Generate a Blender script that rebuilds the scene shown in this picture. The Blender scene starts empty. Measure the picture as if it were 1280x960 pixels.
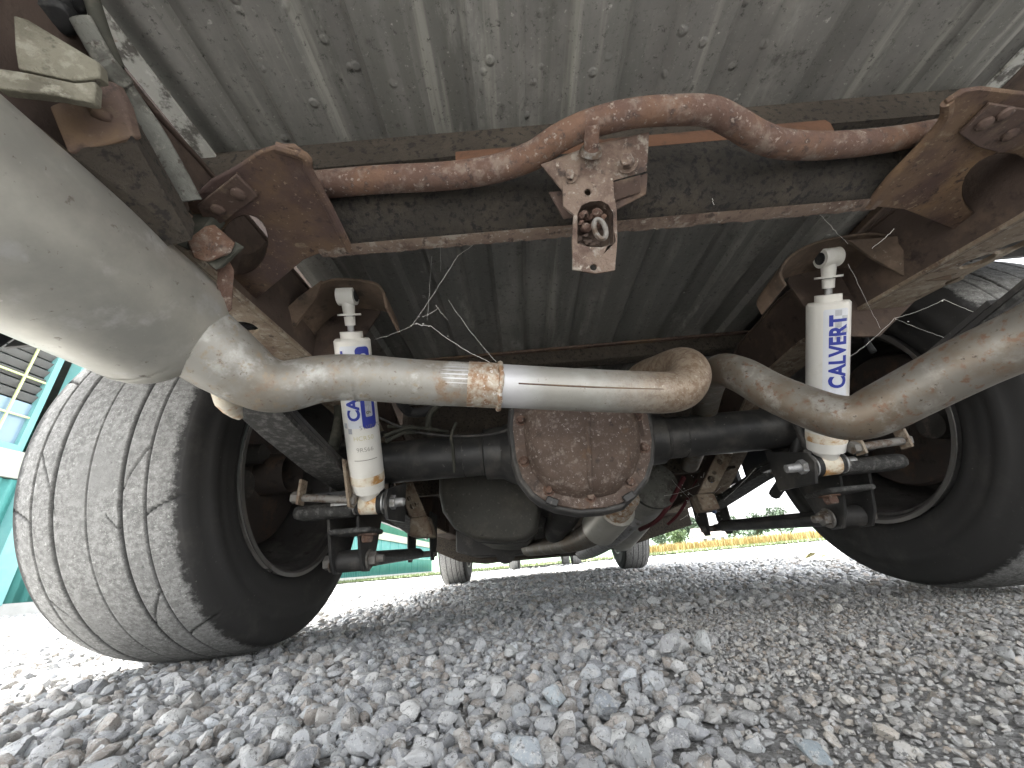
import bpy, bmesh, math, random
import numpy as np
from mathutils import Vector, Matrix
from mathutils.geometry import tessellate_polygon

SC = bpy.context.scene
COL = SC.collection
R = math.radians
random.seed(4)
RNG = np.random.default_rng(7)

# ------------------------------------------------------------------ camera
F_PX, PITCH, ROLL, YAW = 484.2, R(24.99), R(-5.13), R(-0.20)
CAM = Vector((-0.157, 0.0, 0.112))
_fw = Vector((-math.sin(YAW) * math.cos(PITCH), math.cos(YAW) * math.cos(PITCH), math.sin(PITCH)))
_r0 = Vector((math.cos(YAW), math.sin(YAW), 0))
_u0 = _r0.cross(_fw)
_rt = _r0 * math.cos(ROLL) + _u0 * math.sin(ROLL)
_up = -_r0 * math.sin(ROLL) + _u0 * math.cos(ROLL)
cd = bpy.data.cameras.new('camera')
cd.sensor_width = 36
cd.lens = F_PX / 1280 * 36
cd.clip_start = 0.01
cd.clip_end = 3000
cam = bpy.data.objects.new('camera', cd)
COL.objects.link(cam)
M = Matrix.Identity(4)
for i in range(3):
    M[i][0], M[i][1], M[i][2], M[i][3] = _rt[i], _up[i], -_fw[i], CAM[i]
cam.matrix_world = M
SC.camera = cam

# ------------------------------------------------------------------ light
SUN_EL, SUN_AZ = R(64), R(-60)          # azimuth from +Y towards +X
world = bpy.data.worlds.new('World')
SC.world = world
world.use_nodes = True
wn = world.node_tree
bg = wn.nodes['Background']
sky = wn.nodes.new('ShaderNodeTexSky')
sky.sky_type = 'NISHITA'
sky.sun_disc = False
sky.sun_elevation = SUN_EL
sky.sun_rotation = SUN_AZ
sky.air_density = 1.0
sky.dust_density = 5.0
sky.ozone_density = 0.6
# thin overcast: the sky colour is pulled towards the white of a cloud sheet
hs = wn.nodes.new('ShaderNodeHueSaturation')
hs.inputs['Saturation'].default_value = 0.16
wn.links.new(sky.outputs[0], hs.inputs['Color'])
wn.links.new(hs.outputs[0], bg.inputs[0])
bg.inputs[1].default_value = 0.15
sl = bpy.data.lights.new('sun', 'SUN')
sl.energy = 1.5
sl.angle = R(12)
sl.color = (1, 0.97, 0.92)
so = bpy.data.objects.new('sun', sl)
COL.objects.link(so)
sd = Vector((math.sin(SUN_AZ) * math.cos(SUN_EL), math.cos(SUN_AZ) * math.cos(SUN_EL), math.sin(SUN_EL)))
so.rotation_euler = sd.to_track_quat('Z', 'Y').to_euler()
SC.view_settings.view_transform = 'Standard'
SC.view_settings.look = 'None'
SC.view_settings.gamma = 1
SC.view_settings.exposure = 3.25
SC.cycles.max_bounces = 10
SC.cycles.diffuse_bounces = 6

# ------------------------------------------------------------------ points measured off the photograph
def ray(px, py):
    return _fw + _rt * ((px - 640) / F_PX) - _up * ((py - 480) / F_PX)
def P(px, py, d):                       # d: distance along the view axis in metres
    return CAM + ray(px, py) * d
def PX(px, py, x):
    v = ray(px, py); return CAM + v * ((x - CAM.x) / v.x)
def PY(px, py, y):
    v = ray(px, py); return CAM + v * ((y - CAM.y) / v.y)
def PZ(px, py, z):
    v = ray(px, py); return CAM + v * ((z - CAM.z) / v.z)

# ------------------------------------------------------------------ materials
def new_mat(name):
    m = bpy.data.materials.new(name); m.use_nodes = True
    nt = m.node_tree
    return m, nt, nt.nodes['Principled BSDF']
def nd(nt, typ, **kw):
    n = nt.nodes.new(typ)
    for k, v in kw.items():
        if k in n.inputs: n.inputs[k].default_value = v
        else: setattr(n, k, v)
    return n
def noise(nt, scale, detail=4, rough=0.6, vec=None, stretch=None):
    tc = nt.nodes.get('TC') or nd(nt, 'ShaderNodeTexCoord'); tc.name = 'TC'
    src = vec or tc.outputs['Object']
    if stretch:
        mp = nd(nt, 'ShaderNodeMapping'); mp.inputs['Scale'].default_value = stretch
        nt.links.new(src, mp.inputs['Vector']); src = mp.outputs[0]
    n = nd(nt, 'ShaderNodeTexNoise', Scale=scale, Detail=detail, Roughness=rough)
    nt.links.new(src, n.inputs['Vector'])
    return n.outputs['Fac']
def ramp(nt, fac, lo, hi):
    mr = nd(nt, 'ShaderNodeMapRange')
    mr.interpolation_type = 'SMOOTHSTEP'
    mr.inputs['From Min'].default_value = lo; mr.inputs['From Max'].default_value = hi
    nt.links.new(fac, mr.inputs['Value'])
    return mr.outputs[0]
def mix(nt, fac, a, b):
    mx = nd(nt, 'ShaderNodeMix', data_type='RGBA')
    for s, v in ((mx.inputs[6], a), (mx.inputs[7], b)):
        if isinstance(v, tuple): s.default_value = (*v, 1) if len(v) == 3 else v
        else: nt.links.new(v, s)
    if isinstance(fac, float): mx.inputs[0].default_value = fac
    else: nt.links.new(fac, mx.inputs[0])
    return mx.outputs[2]
def mul(nt, a, b):
    m = nd(nt, 'ShaderNodeMath', operation='MULTIPLY')
    for s, v in ((m.inputs[0], a), (m.inputs[1], b)):
        if isinstance(v, (int, float)): s.default_value = v
        else: nt.links.new(v, s)
    return m.outputs[0]
def bump(nt, bsdf, h, strength, dist=0.002):
    b = nd(nt, 'ShaderNodeBump', Strength=strength, Distance=dist)
    nt.links.new(h, b.inputs['Height'])
    if bsdf.inputs['Normal'].links: nt.links.new(bsdf.inputs['Normal'].links[0].from_socket, b.inputs['Normal'])
    nt.links.new(b.outputs[0], bsdf.inputs['Normal'])
def layered(name, base, layers=(), rough=0.7, metal=0.0, bumps=((60, .4, .002),), spec=0.4, rough_var=0.15):
    """base colour, then patches: (colour, scale, lo, hi[, stretch])"""
    m, nt, b = new_mat(name)
    col = base
    rg = None
    for L in layers:
        f = ramp(nt, noise(nt, L[1], 6, .65, stretch=L[4] if len(L) > 4 else None), L[2], L[3])
        col = mix(nt, f, col, L[0])
    if isinstance(col, tuple): b.inputs['Base Color'].default_value = (*col, 1)
    else: nt.links.new(col, b.inputs['Base Color'])
    b.inputs['Metallic'].default_value = metal
    b.inputs['Specular IOR Level'].default_value = spec
    mr = nd(nt, 'ShaderNodeMapRange'); mr.inputs['To Min'].default_value = max(.05, rough - rough_var); mr.inputs['To Max'].default_value = min(1, rough + rough_var)
    nt.links.new(noise(nt, 35, 5), mr.inputs['Value']); nt.links.new(mr.outputs[0], b.inputs['Roughness'])
    for s, st, d in bumps:
        bump(nt, b, noise(nt, s, 6, .7), st, d)
    return m

MAT = {}
MAT['rust'] = layered('rust', (0.111, 0.065, 0.049), [((0.153, 0.087, 0.057), 14, .45, .62), ((0.197, 0.150, 0.121), 48, .48, .68), ((0.061, 0.039, 0.033), 85, .54, .66), ((0.282, 0.229, 0.191), 170, .57, .68), ((0.053, 0.035, 0.031), 26, .60, .74)], .85, 0, ((45, .6, .006), (120, .9, .003), (280, .7, .0015)))
MAT['rust_plate'] = layered('rust_plate', (0.093, 0.062, 0.050), [((0.054, 0.038, 0.033), 120, .55, .66), ((0.177, 0.144, 0.121), 190, .60, .70), ((0.139, 0.091, 0.056), 9, .48, .66), ((0.145, 0.107, 0.078), 45, .52, .68), ((0.047, 0.030, 0.026), 22, .56, .70)], .8, 0, ((70, .45, .002), (300, .35, .001)))
MAT['rust_dark'] = layered('rust_dark', (0.071, 0.050, 0.040), [((0.108, 0.077, 0.056), 15, .5, .68), ((0.031, 0.022, 0.018), 28, .55, .7)], .9, 0, ((80, .6, .003),))
MAT['rust_orange'] = layered('rust_orange', (0.122, 0.060, 0.034), [((0.077, 0.040, 0.025), 12, .45, .65), ((0.051, 0.032, 0.024), 35, .55, .72)], .9, 0, ((90, .6, .002),))
MAT['rust_pale'] = layered('rust_pale', (0.172, 0.126, 0.098), [((0.101, 0.066, 0.052), 24, .46, .62), ((0.262, 0.229, 0.195), 60, .53, .66), ((0.063, 0.045, 0.038), 75, .56, .66), ((0.346, 0.308, 0.261), 180, .60, .70)], .85, 0, ((70, .7, .004), (220, .8, .002)))
MAT['frame_tan'] = layered('frame_tan', (.225, .178, .130), [((.145, .098, .068), 18, .46, .64), ((.31, .27, .215), 50, .5, .66), ((.085, .060, .046), 70, .56, .68), ((.36, .33, .28), 190, .60, .70)], .85, 0, ((80, .6, .003), (240, .7, .0015)))
MAT['grime'] = layered('grime', (.056, .046, .036), [((.078, .064, .049), 13, .45, .65), ((.024, .021, .018), 120, .52, .64)], .9, 0, ((150, 1.0, .006), (320, .6, .002)))
MAT['tar'] = layered('tar', (.036, .031, .025), [((.062, .051, .039), 12, .45, .65), ((.013, .012, .011), 120, .50, .62)], .75, 0, ((170, 1.0, .006),))
MAT['dark_steel'] = layered('dark_steel', (.045, .043, .041), [((.095, .088, .080), 18, .5, .68), ((.16, .15, .14), 70, .62, .72)], .55, .2, ((90, .4, .002),))
MAT['black_paint'] = layered('black_paint', (.034, .0335, .033), [((.080, .075, .068), 16, .44, .68), ((.20, .19, .175), 90, .64, .74)], .42, 0, ((120, .3, .001),))
MAT['dusty_black'] = layered('dusty_black', (.040, .039, .037), [((.13, .127, .12), 90, .45, .72), ((.20, .195, .19), 200, .62, .74)], .85, 0, ((200, .8, .002),))
MAT['tank'] = layered('tank', (.080, .077, .068), [((.15, .138, .115), 6, .45, .68), ((.17, .16, .14), 110, .58, .72), ((.04, .038, .034), 60, .6, .74)], .62, 0, ((90, .3, .0015), (220, .3, .001)))
MAT['zinc'] = layered('zinc', (.42, .42, .42), [((.22, .21, .19), 60, .48, .66), ((.14, .09, .06), 35, .62, .74)], .5, .55, ((160, .4, .001),))
MAT['old_bolt'] = layered('old_bolt', (.19, .18, .165), [((.10, .07, .05), 60, .48, .64), ((.34, .32, .29), 110, .6, .72)], .65, .3, ((160, .4, .001),))
MAT['aluminised'] = layered('aluminised', (.52, .505, .45), [((.40, .39, .35), 7, .42, .64), ((.57, .56, .53), 22, .54, .70), ((.26, .235, .20), 62, .62, .70), ((.66, .65, .62), 130, .66, .74), ((.20, .17, .14), 190, .67, .73)], .42, .6, ((45, .08, .001), (220, .1, .0005)), rough_var=.12)
MAT['pipe_left'] = layered('pipe_left', (.285, .275, .25), [((.23, .205, .17), 11, .42, .62), ((.42, .41, .385), 24, .5, .66), ((.25, .18, .125), 30, .56, .72), ((.15, .115, .09), 120, .60, .70), ((.28, .23, .17), 75, .54, .68)], .52, .35, ((60, .12, .001), (240, .15, .0005)), rough_var=.12)
MAT['pipe_right'] = layered('pipe_right', (.195, .180, .155), [((.165, .132, .098), 14, .42, .62), ((.30, .285, .255), 20, .52, .68), ((.17, .105, .07), 95, .54, .66), ((.08, .06, .045), 150, .6, .7)], .5, .45, ((80, .25, .001), (260, .25, .0007)), rough_var=.12)
MAT['pipe_rusty'] = layered('pipe_rusty', (.36, .28, .20), [((.24, .135, .075), 60, .42, .60), ((.42, .40, .36), 18, .54, .68), ((.13, .07, .045), 110, .58, .68)], .55, .35, ((90, .3, .001),))
MAT['weld'] = layered('weld', (.45, .40, .33), [((.28, .17, .10), 70, .4, .6), ((.62, .60, .57), 120, .55, .66)], .55, .4, ((150, .6, .002),))
MAT['white_paint'] = layered('white_paint', (.74, .725, .68), [((.62, .60, .54), 14, .48, .7), ((.40, .36, .30), 75, .66, .76), ((.16, .13, .11), 120, .70, .76)], .42, 0, ((120, .12, .001),))
MAT['white_stained'] = layered('white_stained', (.66, .60, .48), [((.42, .22, .07), 45, .44, .62), ((.72, .68, .60), 30, .5, .66)], .5, 0, ((120, .3, .001),))
MAT['blue_print'] = layered('blue_print', (.030, .045, .30), [((.10, .12, .34), 80, .62, .74)], .45, 0, ())
MAT['silver_print'] = layered('silver_print', (.46, .47, .50), [((.36, .37, .40), 60, .5, .6)], .4, .1, ())
MAT['pale_print'] = layered('pale_print', (.66, .68, .72), (), .45, 0, ())
MAT['pen'] = layered('pen', (.20, .19, .15), (), .6, 0, ())
MAT['yellow_pen'] = layered('yellow_pen', (.50, .45, .16), (), .6, 0, ())
MAT['rubber'] = layered('rubber', (.022, .022, .023), [((.06, .058, .054), 40, .5, .7)], .75, 0, ((120, .4, .001),))
MAT['olive_rubber'] = layered('olive_rubber', (.050, .050, .040), [((.095, .09, .072), 30, .48, .68)], .85, 0, ((90, .4, .001),))
MAT['grey_strap'] = layered('grey_strap', (.135, .135, .12), [((.075, .072, .062), 26, .45, .62), ((.21, .205, .18), 80, .54, .68), ((.06, .05, .042), 120, .58, .68)], .8, 0, ((60, .5, .003), (240, .4, .001)))
MAT['cream_pad'] = layered('cream_pad', (.23, .215, .165), [((.145, .132, .10), 22, .44, .64), ((.31, .295, .235), 90, .52, .66), ((.09, .08, .065), 60, .58, .70)], .95, 0, ((120, .9, .003), (320, .9, .002)))
MAT['red_wire'] = layered('red_wire', (.09, .018, .022), [((.05, .015, .015), 60, .5, .7)], .6)
MAT['blue_tag'] = layered('blue_tag', (.10, .14, .26), [((.05, .06, .09), 40, .5, .7)], .6)
MAT['web'] = layered('web', (.75, .74, .70), (), .8, 0, ())
MAT['iron_drum'] = layered('iron_drum', (.085, .070, .062), [((.14, .095, .07), 18, .5, .68), ((.05, .04, .036), 30, .55, .7)], .75, .2, ((80, .4, .002),))
MAT['rim_steel'] = layered('rim_steel', (.11, .105, .10), [((.20, .19, .18), 14, .48, .7), ((.06, .05, .045), 26, .55, .7)], .5, .4, ((60, .15, .001),))
MAT['rim_lip'] = layered('rim_lip', (.22, .21, .20), [((.22, .20, .18), 40, .5, .66)], .4, .6, ((120, .3, .001),))
MAT['truck_paint'] = layered('truck_paint', (.020, .021, .024), (), .35, 0, ())
MAT['caliper'] = layered('caliper', (.06, .055, .05), [((.12, .10, .085), 40, .5, .66)], .7, .1, ((120, .5, .002),))

def floor_material():
    m, nt, b = new_mat('bed_floor_paint')
    streak = noise(nt, 9, 6, .7, stretch=(1, .22, 1))
    blot = noise(nt, 4.2, 6, .7)
    fine = noise(nt, 70, 6, .75)
    fleck = noise(nt, 38, 5, .6)
    c = mix(nt, ramp(nt, blot, .36, .66), (.158, .153, .143), (.245, .238, .220))
    c = mix(nt, ramp(nt, streak, .42, .66), c, (.145, .145, .133))
    c = mix(nt, ramp(nt, noise(nt, 24, 4, .6, stretch=(1, .06, 1)), .46, .66), c, (.135, .133, .120))
    c = mix(nt, ramp(nt, noise(nt, 33, 4, .6, stretch=(1, .05, 1)), .58, .72), c, (.285, .28, .25))
    c = mix(nt, ramp(nt, noise(nt, 13, 6, .7, stretch=(1, .3, 1)), .58, .74), c, (.30, .297, .27))
    c = mix(nt, ramp(nt, noise(nt, 15, 6, .75), .58, .72), c, (.090, .088, .080))
    c = mix(nt, ramp(nt, fleck, .69, .73), c, (.36, .35, .32))
    c = mix(nt, ramp(nt, fine, .60, .70), c, (.055, .053, .047))
    nt.links.new(c, b.inputs['Base Color'])
    b.inputs['Roughness'].default_value = .58
    b.inputs['Specular IOR Level'].default_value = .4
    c2 = mix(nt, ramp(nt, noise(nt, 190, 5, .8), .60, .70), c, (.32, .315, .285))
    c2 = mix(nt, ramp(nt, noise(nt, 120, 6, .8), .56, .66), c2, (.075, .073, .066))
    nt.links.new(c2, b.inputs['Base Color'])
    bump(nt, b, noise(nt, 160, 6, .7), .4, .0015)
    bump(nt, b, noise(nt, 7, 3, .5), .5, .004)
    # blisters of undercoat
    vo = nd(nt, 'ShaderNodeTexVoronoi', Scale=38.0); tc = nt.nodes['TC']
    nt.links.new(tc.outputs['Object'], vo.inputs['Vector'])
    bl = mul(nt, ramp(nt, vo.outputs['Distance'], .26, .12), ramp(nt, noise(nt, 6, 3), .52, .60))
    bump(nt, b, bl, .6, .003)
    return m
MAT['bed_floor'] = floor_material()

def tyre_material():
    m, nt, b = new_mat('tyre_rubber')
    tc = nd(nt, 'ShaderNodeTexCoord'); tc.name = 'TC'
    sx = nd(nt, 'ShaderNodeSeparateXYZ'); nt.links.new(tc.outputs['Object'], sx.inputs[0])
    ab = nd(nt, 'ShaderNodeMath', operation='ABSOLUTE'); nt.links.new(sx.outputs[0], ab.inputs[0])
    ad = nd(nt, 'ShaderNodeMath', operation='ADD'); nt.links.new(ab.outputs[0], ad.inputs[0])
    nt.links.new(mul(nt, noise(nt, 90, 6, .75), .036), ad.inputs[1])
    edge = ramp(nt, ad.outputs[0], .141, .129)          # 1 on the tread, 0 on the side walls
    at = nd(nt, 'ShaderNodeAttribute', attribute_name='groove')
    dust = mix(nt, ramp(nt, noise(nt, 110, 8, .85), .38, .64), (.145, .144, .139), (.335, .333, .322))
    dust = mix(nt, ramp(nt, noise(nt, 210, 6, .8), .56, .66), dust, (.50, .495, .48))
    dust = mix(nt, ramp(nt, noise(nt, 9, 4, .6), .48, .78), dust, (.22, .219, .212))
    side = mix(nt, ramp(nt, noise(nt, 120, 5, .8, stretch=(1, 1, 1)), .66, .72), (.032, .031, .030), (.20, .19, .17))
    side = mix(nt, ramp(nt, noise(nt, 12, 5, .7), .5, .75), side, (.056, .053, .049))
    dust = mix(nt, ramp(nt, noise(nt, 150, 6, .8), .58, .67), dust, (.105, .104, .10))
    c = mix(nt, edge, side, dust)
    c = mix(nt, at.outputs['Fac'], c, (.022, .022, .022))
    nt.links.new(c, b.inputs['Base Color'])
    b.inputs['Roughness'].default_value = .72
    b.inputs['Specular IOR Level'].default_value = .3
    bump(nt, b, mul(nt, noise(nt, 130, 6, .8), edge), .7, .002)
    return m
MAT['tyre'] = tyre_material()

def stone_material(name, tint=True):
    m, nt, b = new_mat(name)
    if tint:
        at = nd(nt, 'ShaderNodeAttribute', attribute_name='tint')
        base = at.outputs['Color']
    else:
        base = mix(nt, ramp(nt, noise(nt, 9, 5), .4, .65), (.27, .265, .25), (.38, .375, .36))
        base = mix(nt, ramp(nt, noise(nt, 120, 6, .8), .5, .66), base, (.16, .155, .145))
        base = mix(nt, ramp(nt, noise(nt, 300, 4, .8), .58, .68), base, (.55, .545, .53))
    c = mix(nt, ramp(nt, noise(nt, 110, 6, .8), .47, .64), base, (.47, .468, .455))
    c = mix(nt, ramp(nt, noise(nt, 260, 5, .8), .53, .64), c, (.155, .153, .148))
    c = mix(nt, ramp(nt, noise(nt, 420, 4, .8), .59, .66), c, (.60, .595, .58))
    nt.links.new(c, b.inputs['Base Color'])
    b.inputs['Roughness'].default_value = .85
    b.inputs['Specular IOR Level'].default_value = .3
    bump(nt, b, noise(nt, 150, 8, .8), .8, .004)
    if not tint: bump(nt, b, noise(nt, 60, 6, .75), .9, .012)
    return m
MAT['stone'] = stone_material('stone_grey')
MAT['gravel_base'] = stone_material('gravel_dust', False)

# ------------------------------------------------------------------ mesh building
class MB:
    def __init__(s): s.v = []; s.f = []
    def add(s, vs, fs):
        o = len(s.v); s.v += [tuple(x) for x in vs]; s.f += [tuple(i + o for i in f) for f in fs]
        return s
    def tube(s, path, rad, seg=16, cap=True, sub=0, flat=None):
        path = [Vector(p) for p in path]
        rad = list(rad) if hasattr(rad, '__len__') else [rad] * len(path)
        if sub: path, rad = smooth_path(path, rad, sub)
        n = len(path); T = []
        for i in range(n):
            i0, i1 = max(0, i - 1), min(n - 1, i + 1)
            while (path[i1] - path[i0]).length < 1e-7 and (i0 > 0 or i1 < n - 1): i0, i1 = max(0, i0 - 1), min(n - 1, i1 + 1)
            T.append((path[i1] - path[i0]).normalized())
        N = T[0].orthogonal().normalized()
        if flat is not None:
            N = (Vector(flat[0]) - T[0] * T[0].dot(Vector(flat[0]))).normalized()
        rings = []
        for i in range(n):
            N = (N - T[i] * N.dot(T[i])).normalized(); B = T[i].cross(N)
            k = flat[1] if flat else 1
            rings.append([path[i] + (N * math.cos(2 * math.pi * j / seg) * k + B * math.sin(2 * math.pi * j / seg)) * rad[i] for j in range(seg)])
        vs = [p for r_ in rings for p in r_]; fs = []
        for i in range(n - 1):
            for j in range(seg):
                a, b = i * seg + j, i * seg + (j + 1) % seg
                fs.append((a, b, b + seg, a + seg))
        if cap:
            fs.append(tuple(range(seg))[::-1]); fs.append(tuple((n - 1) * seg + j for j in range(seg)))
        return s.add(vs, fs)
    def cyl(s, a, b, r0, r1=None, seg=20, bev=0.0):
        a, b = Vector(a), Vector(b); r1 = r0 if r1 is None else r1
        if bev:
            t = (b - a).normalized() * bev
            return s.tube([a, a + t, b - t, b], [r0 - bev, r0, r1, r1 - bev], seg)
        return s.tube([a, b], [r0, r1], seg)
    def hexbolt(s, c, n, r, h):
        c, n = Vector(c), Vector(n).normalized()
        s.tube([c, c + n * h * .75, c + n * h], [r, r, r * .8], 6)
        return s.tube([c, c + n * h * .18], [r * 1.45] * 2, 14)
    def box(s, c, size, rot=None):
        c = Vector(c); h = Vector(size) / 2; rot = rot or Matrix.Identity(3)
        vs = [c + rot @ Vector((x * h.x, y * h.y, z * h.z)) for x in (-1, 1) for y in (-1, 1) for z in (-1, 1)]
        return s.add(vs, [(0, 1, 3, 2), (4, 6, 7, 5), (0, 4, 5, 1), (2, 3, 7, 6), (0, 2, 6, 4), (1, 5, 7, 3)])
    def plate(s, outer, thick, holes=()):
        """planar outline (3D points) with holes, extruded by the vector thick"""
        outer = [Vector(p) for p in outer]; holes = [[Vector(p) for p in h] for h in holes]; t = Vector(thick)
        loops = [outer] + holes
        flat = [p for l in loops for p in l]; n = len(flat)
        tri = tessellate_polygon(loops)
        fs = [tuple(f) for f in tri] + [tuple(i + n for i in f)[::-1] for f in tri]
        k = 0
        for l in loops:
            m = len(l)
            for j in range(m):
                a, b = k + j, k + (j + 1) % m
                fs.append((a, b, b + n, a + n))
            k += m
        return s.add(flat + [p + t for p in flat], fs)
    def strip(s, path, width, thick):
        """sheet following a path, width vector across it, thickness vector list or vector"""
        path = [Vector(p) for p in path]; w = Vector(width); n = len(path)
        vs = []
        for i, p in enumerate(path):
            a = path[max(0, i - 1)]; b = path[min(n - 1, i + 1)]
            nn = (b - a).cross(w).normalized() * thick
            vs += [p, p + w, p + w + nn, p + nn]
        fs = []
        for i in range(n - 1):
            o = i * 4
            for j in range(4): fs.append((o + j, o + (j + 1) % 4, o + 4 + (j + 1) % 4, o + 4 + j))
        fs += [(3, 2, 1, 0), tuple((n - 1) * 4 + j for j in range(4))]
        return s.add(vs, fs)
    def lathe(s, prof, origin, axis, seg=48, closed=False):
        origin = Vector(origin); ax = Vector(axis).normalized(); N = ax.orthogonal().normalized(); B = ax.cross(N)
        vs = []; fs = []; n = len(prof)
        for (x, r) in prof:
            for j in range(seg):
                t = 2 * math.pi * j / seg
                vs.append(origin + ax * x + (N * math.cos(t) + B * math.sin(t)) * r)
        for i in range(n if closed else n - 1):
            for j in range(seg):
                k = (i + 1) % n
                fs.append((i * seg + j, i * seg + (j + 1) % seg, k * seg + (j + 1) % seg, k * seg + j))
        return s.add(vs, fs)
    def rings(s, loops, cap=True):
        n = len(loops[0]); vs = [p for l in loops for p in l]; fs = []
        for i in range(len(loops) - 1):
            for j in range(n):
                fs.append((i * n + j, i * n + (j + 1) % n, (i + 1) * n + (j + 1) % n, (i + 1) * n + j))
        if cap:
            fs.append(tuple(range(n))[::-1]); fs.append(tuple((len(loops) - 1) * n + j for j in range(n)))
        return s.add(vs, fs)
    def mesh(s, name, angle=35):
        me = bpy.data.meshes.new(name)
        me.from_pydata(s.v, [], s.f)
        bm = bmesh.new(); bm.from_mesh(me); bmesh.ops.recalc_face_normals(bm, faces=bm.faces); bm.to_mesh(me); bm.free()
        me.polygons.foreach_set('use_smooth', [True] * len(me.polygons))
        me.set_sharp_from_angle(angle=R(angle))
        return me
    def build(s, name, mat, parent=None, bevel=0.0, label=None, angle=35):
        me = s.mesh(name, angle); me.materials.append(MAT[mat] if isinstance(mat, str) else mat)
        o = bpy.data.objects.new(name, me); COL.objects.link(o)
        if parent: child(o, parent)
        if bevel:
            bv = o.modifiers.new('bevel', 'BEVEL'); bv.width = bevel; bv.segments = 2; bv.limit_method = 'ANGLE'; bv.angle_limit = R(40)
        if label: o['label'] = label
        return o
WORLD = {}
def wm(o):
    return (wm(o.parent) @ o.matrix_parent_inverse if o.parent else Matrix.Identity(4)) @ Matrix.LocRotScale(o.location, o.rotation_euler, o.scale)
def child(o, parent):
    o.parent = parent; o.matrix_parent_inverse = wm(parent).inverted()
def smooth_path(path, rad, k):
    n = len(path); op = []; orr = []
    for i in range(n - 1):
        p0, p1, p2, p3 = path[max(i - 1, 0)], path[i], path[i + 1], path[min(i + 2, n - 1)]
        for j in range(k):
            t = j / k
            op.append(.5 * ((2 * p1) + (p2 - p0) * t + (2 * p0 - 5 * p1 + 4 * p2 - p3) * t * t + (3 * p1 - p0 - 3 * p2 + p3) * t ** 3))
            orr.append(rad[i] * (1 - t) + rad[i + 1] * t)
    op.append(path[-1]); orr.append(rad[-1])
    return op, orr
def thing(name, label, cat, loc=(0, 0, 0), group=None):
    o = bpy.data.objects.new(name, None); COL.objects.link(o); o.location = loc
    o.empty_display_size = .1
    o['label'] = label; o['category'] = cat
    if group: o['group'] = group
    return o
def tag(o, label=None, cat=None, group=None, kind=None):
    for k, v in (('label', label), ('category', cat), ('group', group), ('kind', kind)):
        if v: o[k] = v
    return o
def circle(c, ex, ey, n=20):
    return [Vector(c) + Vector(ex) * math.cos(2 * math.pi * i / n) + Vector(ey) * math.sin(2 * math.pi * i / n) for i in range(n)]

# ================================================================== GROUND
def grid_axis(lo, hi, core_lo, core_hi, step):
    a = list(np.arange(core_lo, core_hi + step / 2, step))
    x, s = a[-1], step
    while x < hi: s *= 1.35; x += s; a.append(min(x, hi))
    x, s = a[0], step; pre = []
    while x > lo: s *= 1.35; x -= s; pre.append(max(x, lo))
    return np.array(pre[::-1] + a)
def value_noise(x, y, seed):
    r = np.random.default_rng(seed).random((64, 64))
    xi = np.floor(x).astype(int); yi = np.floor(y).astype(int); fx = x - xi; fy = y - yi
    fx = fx * fx * (3 - 2 * fx); fy = fy * fy * (3 - 2 * fy)
    g = lambda a, b: r[a % 64, b % 64]
    return (g(xi, yi) * (1 - fx) + g(xi + 1, yi) * fx) * (1 - fy) + (g(xi, yi + 1) * (1 - fx) + g(xi + 1, yi + 1) * fx) * fy
def ground_z(x, y):
    near = np.clip((9 - np.hypot(x, y)) / 6, 0, 1)
    return (value_noise(x * 2.3 + 11, y * 2.3 + 3, 1) - .5) * .016 * near + (value_noise(x * 9, y * 9, 2) - .5) * .007 * near - .015
def fine_area(x, y):
    """1 where the yard is packed fine gravel (right of the truck's middle), 0 where it is loose stone"""
    e = x + .055 - .10 * (y - .3) + (value_noise(x * 7 + 7, y * 7, 5) - .5) * .16
    a = np.clip(e / .11, 0, 1)
    return a * np.clip((1.5 - y) / .6, 0, 1)
gx = grid_axis(-900, 900, -1.6, 1.8, .02); gy = grid_axis(-400, 1600, 0.1, 2.6, .02)
X, Y = np.meshgrid(gx, gy); Zg = ground_z(X, Y)
nx, ny = len(gx), len(gy)
idx = np.arange(nx * ny).reshape(ny, nx)
quads = np.stack([idx[:-1, :-1], idx[:-1, 1:], idx[1:, 1:], idx[1:, :-1]], -1).reshape(-1, 4)
def np_mesh(name, verts, faces, mat, smooth=True, attr=None):
    me = bpy.data.meshes.new(name); k = faces.shape[1]
    me.vertices.add(len(verts)); me.vertices.foreach_set('co', verts.astype(np.float32).ravel())
    me.loops.add(faces.size); me.loops.foreach_set('vertex_index', faces.astype(np.int32).ravel())
    me.polygons.add(len(faces)); me.polygons.foreach_set('loop_start', np.arange(0, faces.size, k, dtype=np.int32))
    me.polygons.foreach_set('use_smooth', np.full(len(faces), smooth))
    if attr:
        for n, t, a in attr:
            at = me.attributes.new(n, t, 'POINT'); at.data.foreach_set('color' if t == 'FLOAT_COLOR' else 'value', a.astype(np.float32).ravel())
    me.update(calc_edges=True); me.validate()
    me.materials.append(MAT[mat] if isinstance(mat, str) else mat)
    return me
def link(name, me):
    o = bpy.data.objects.new(name, me); COL.objects.link(o); return o
o = link('gravel_yard', np_mesh('gravel_yard', np.c_[X.ravel(), Y.ravel(), Zg.ravel()], quads, 'gravel_base'))
tag(o, 'pale gravel yard under and around the truck', kind='structure')

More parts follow.
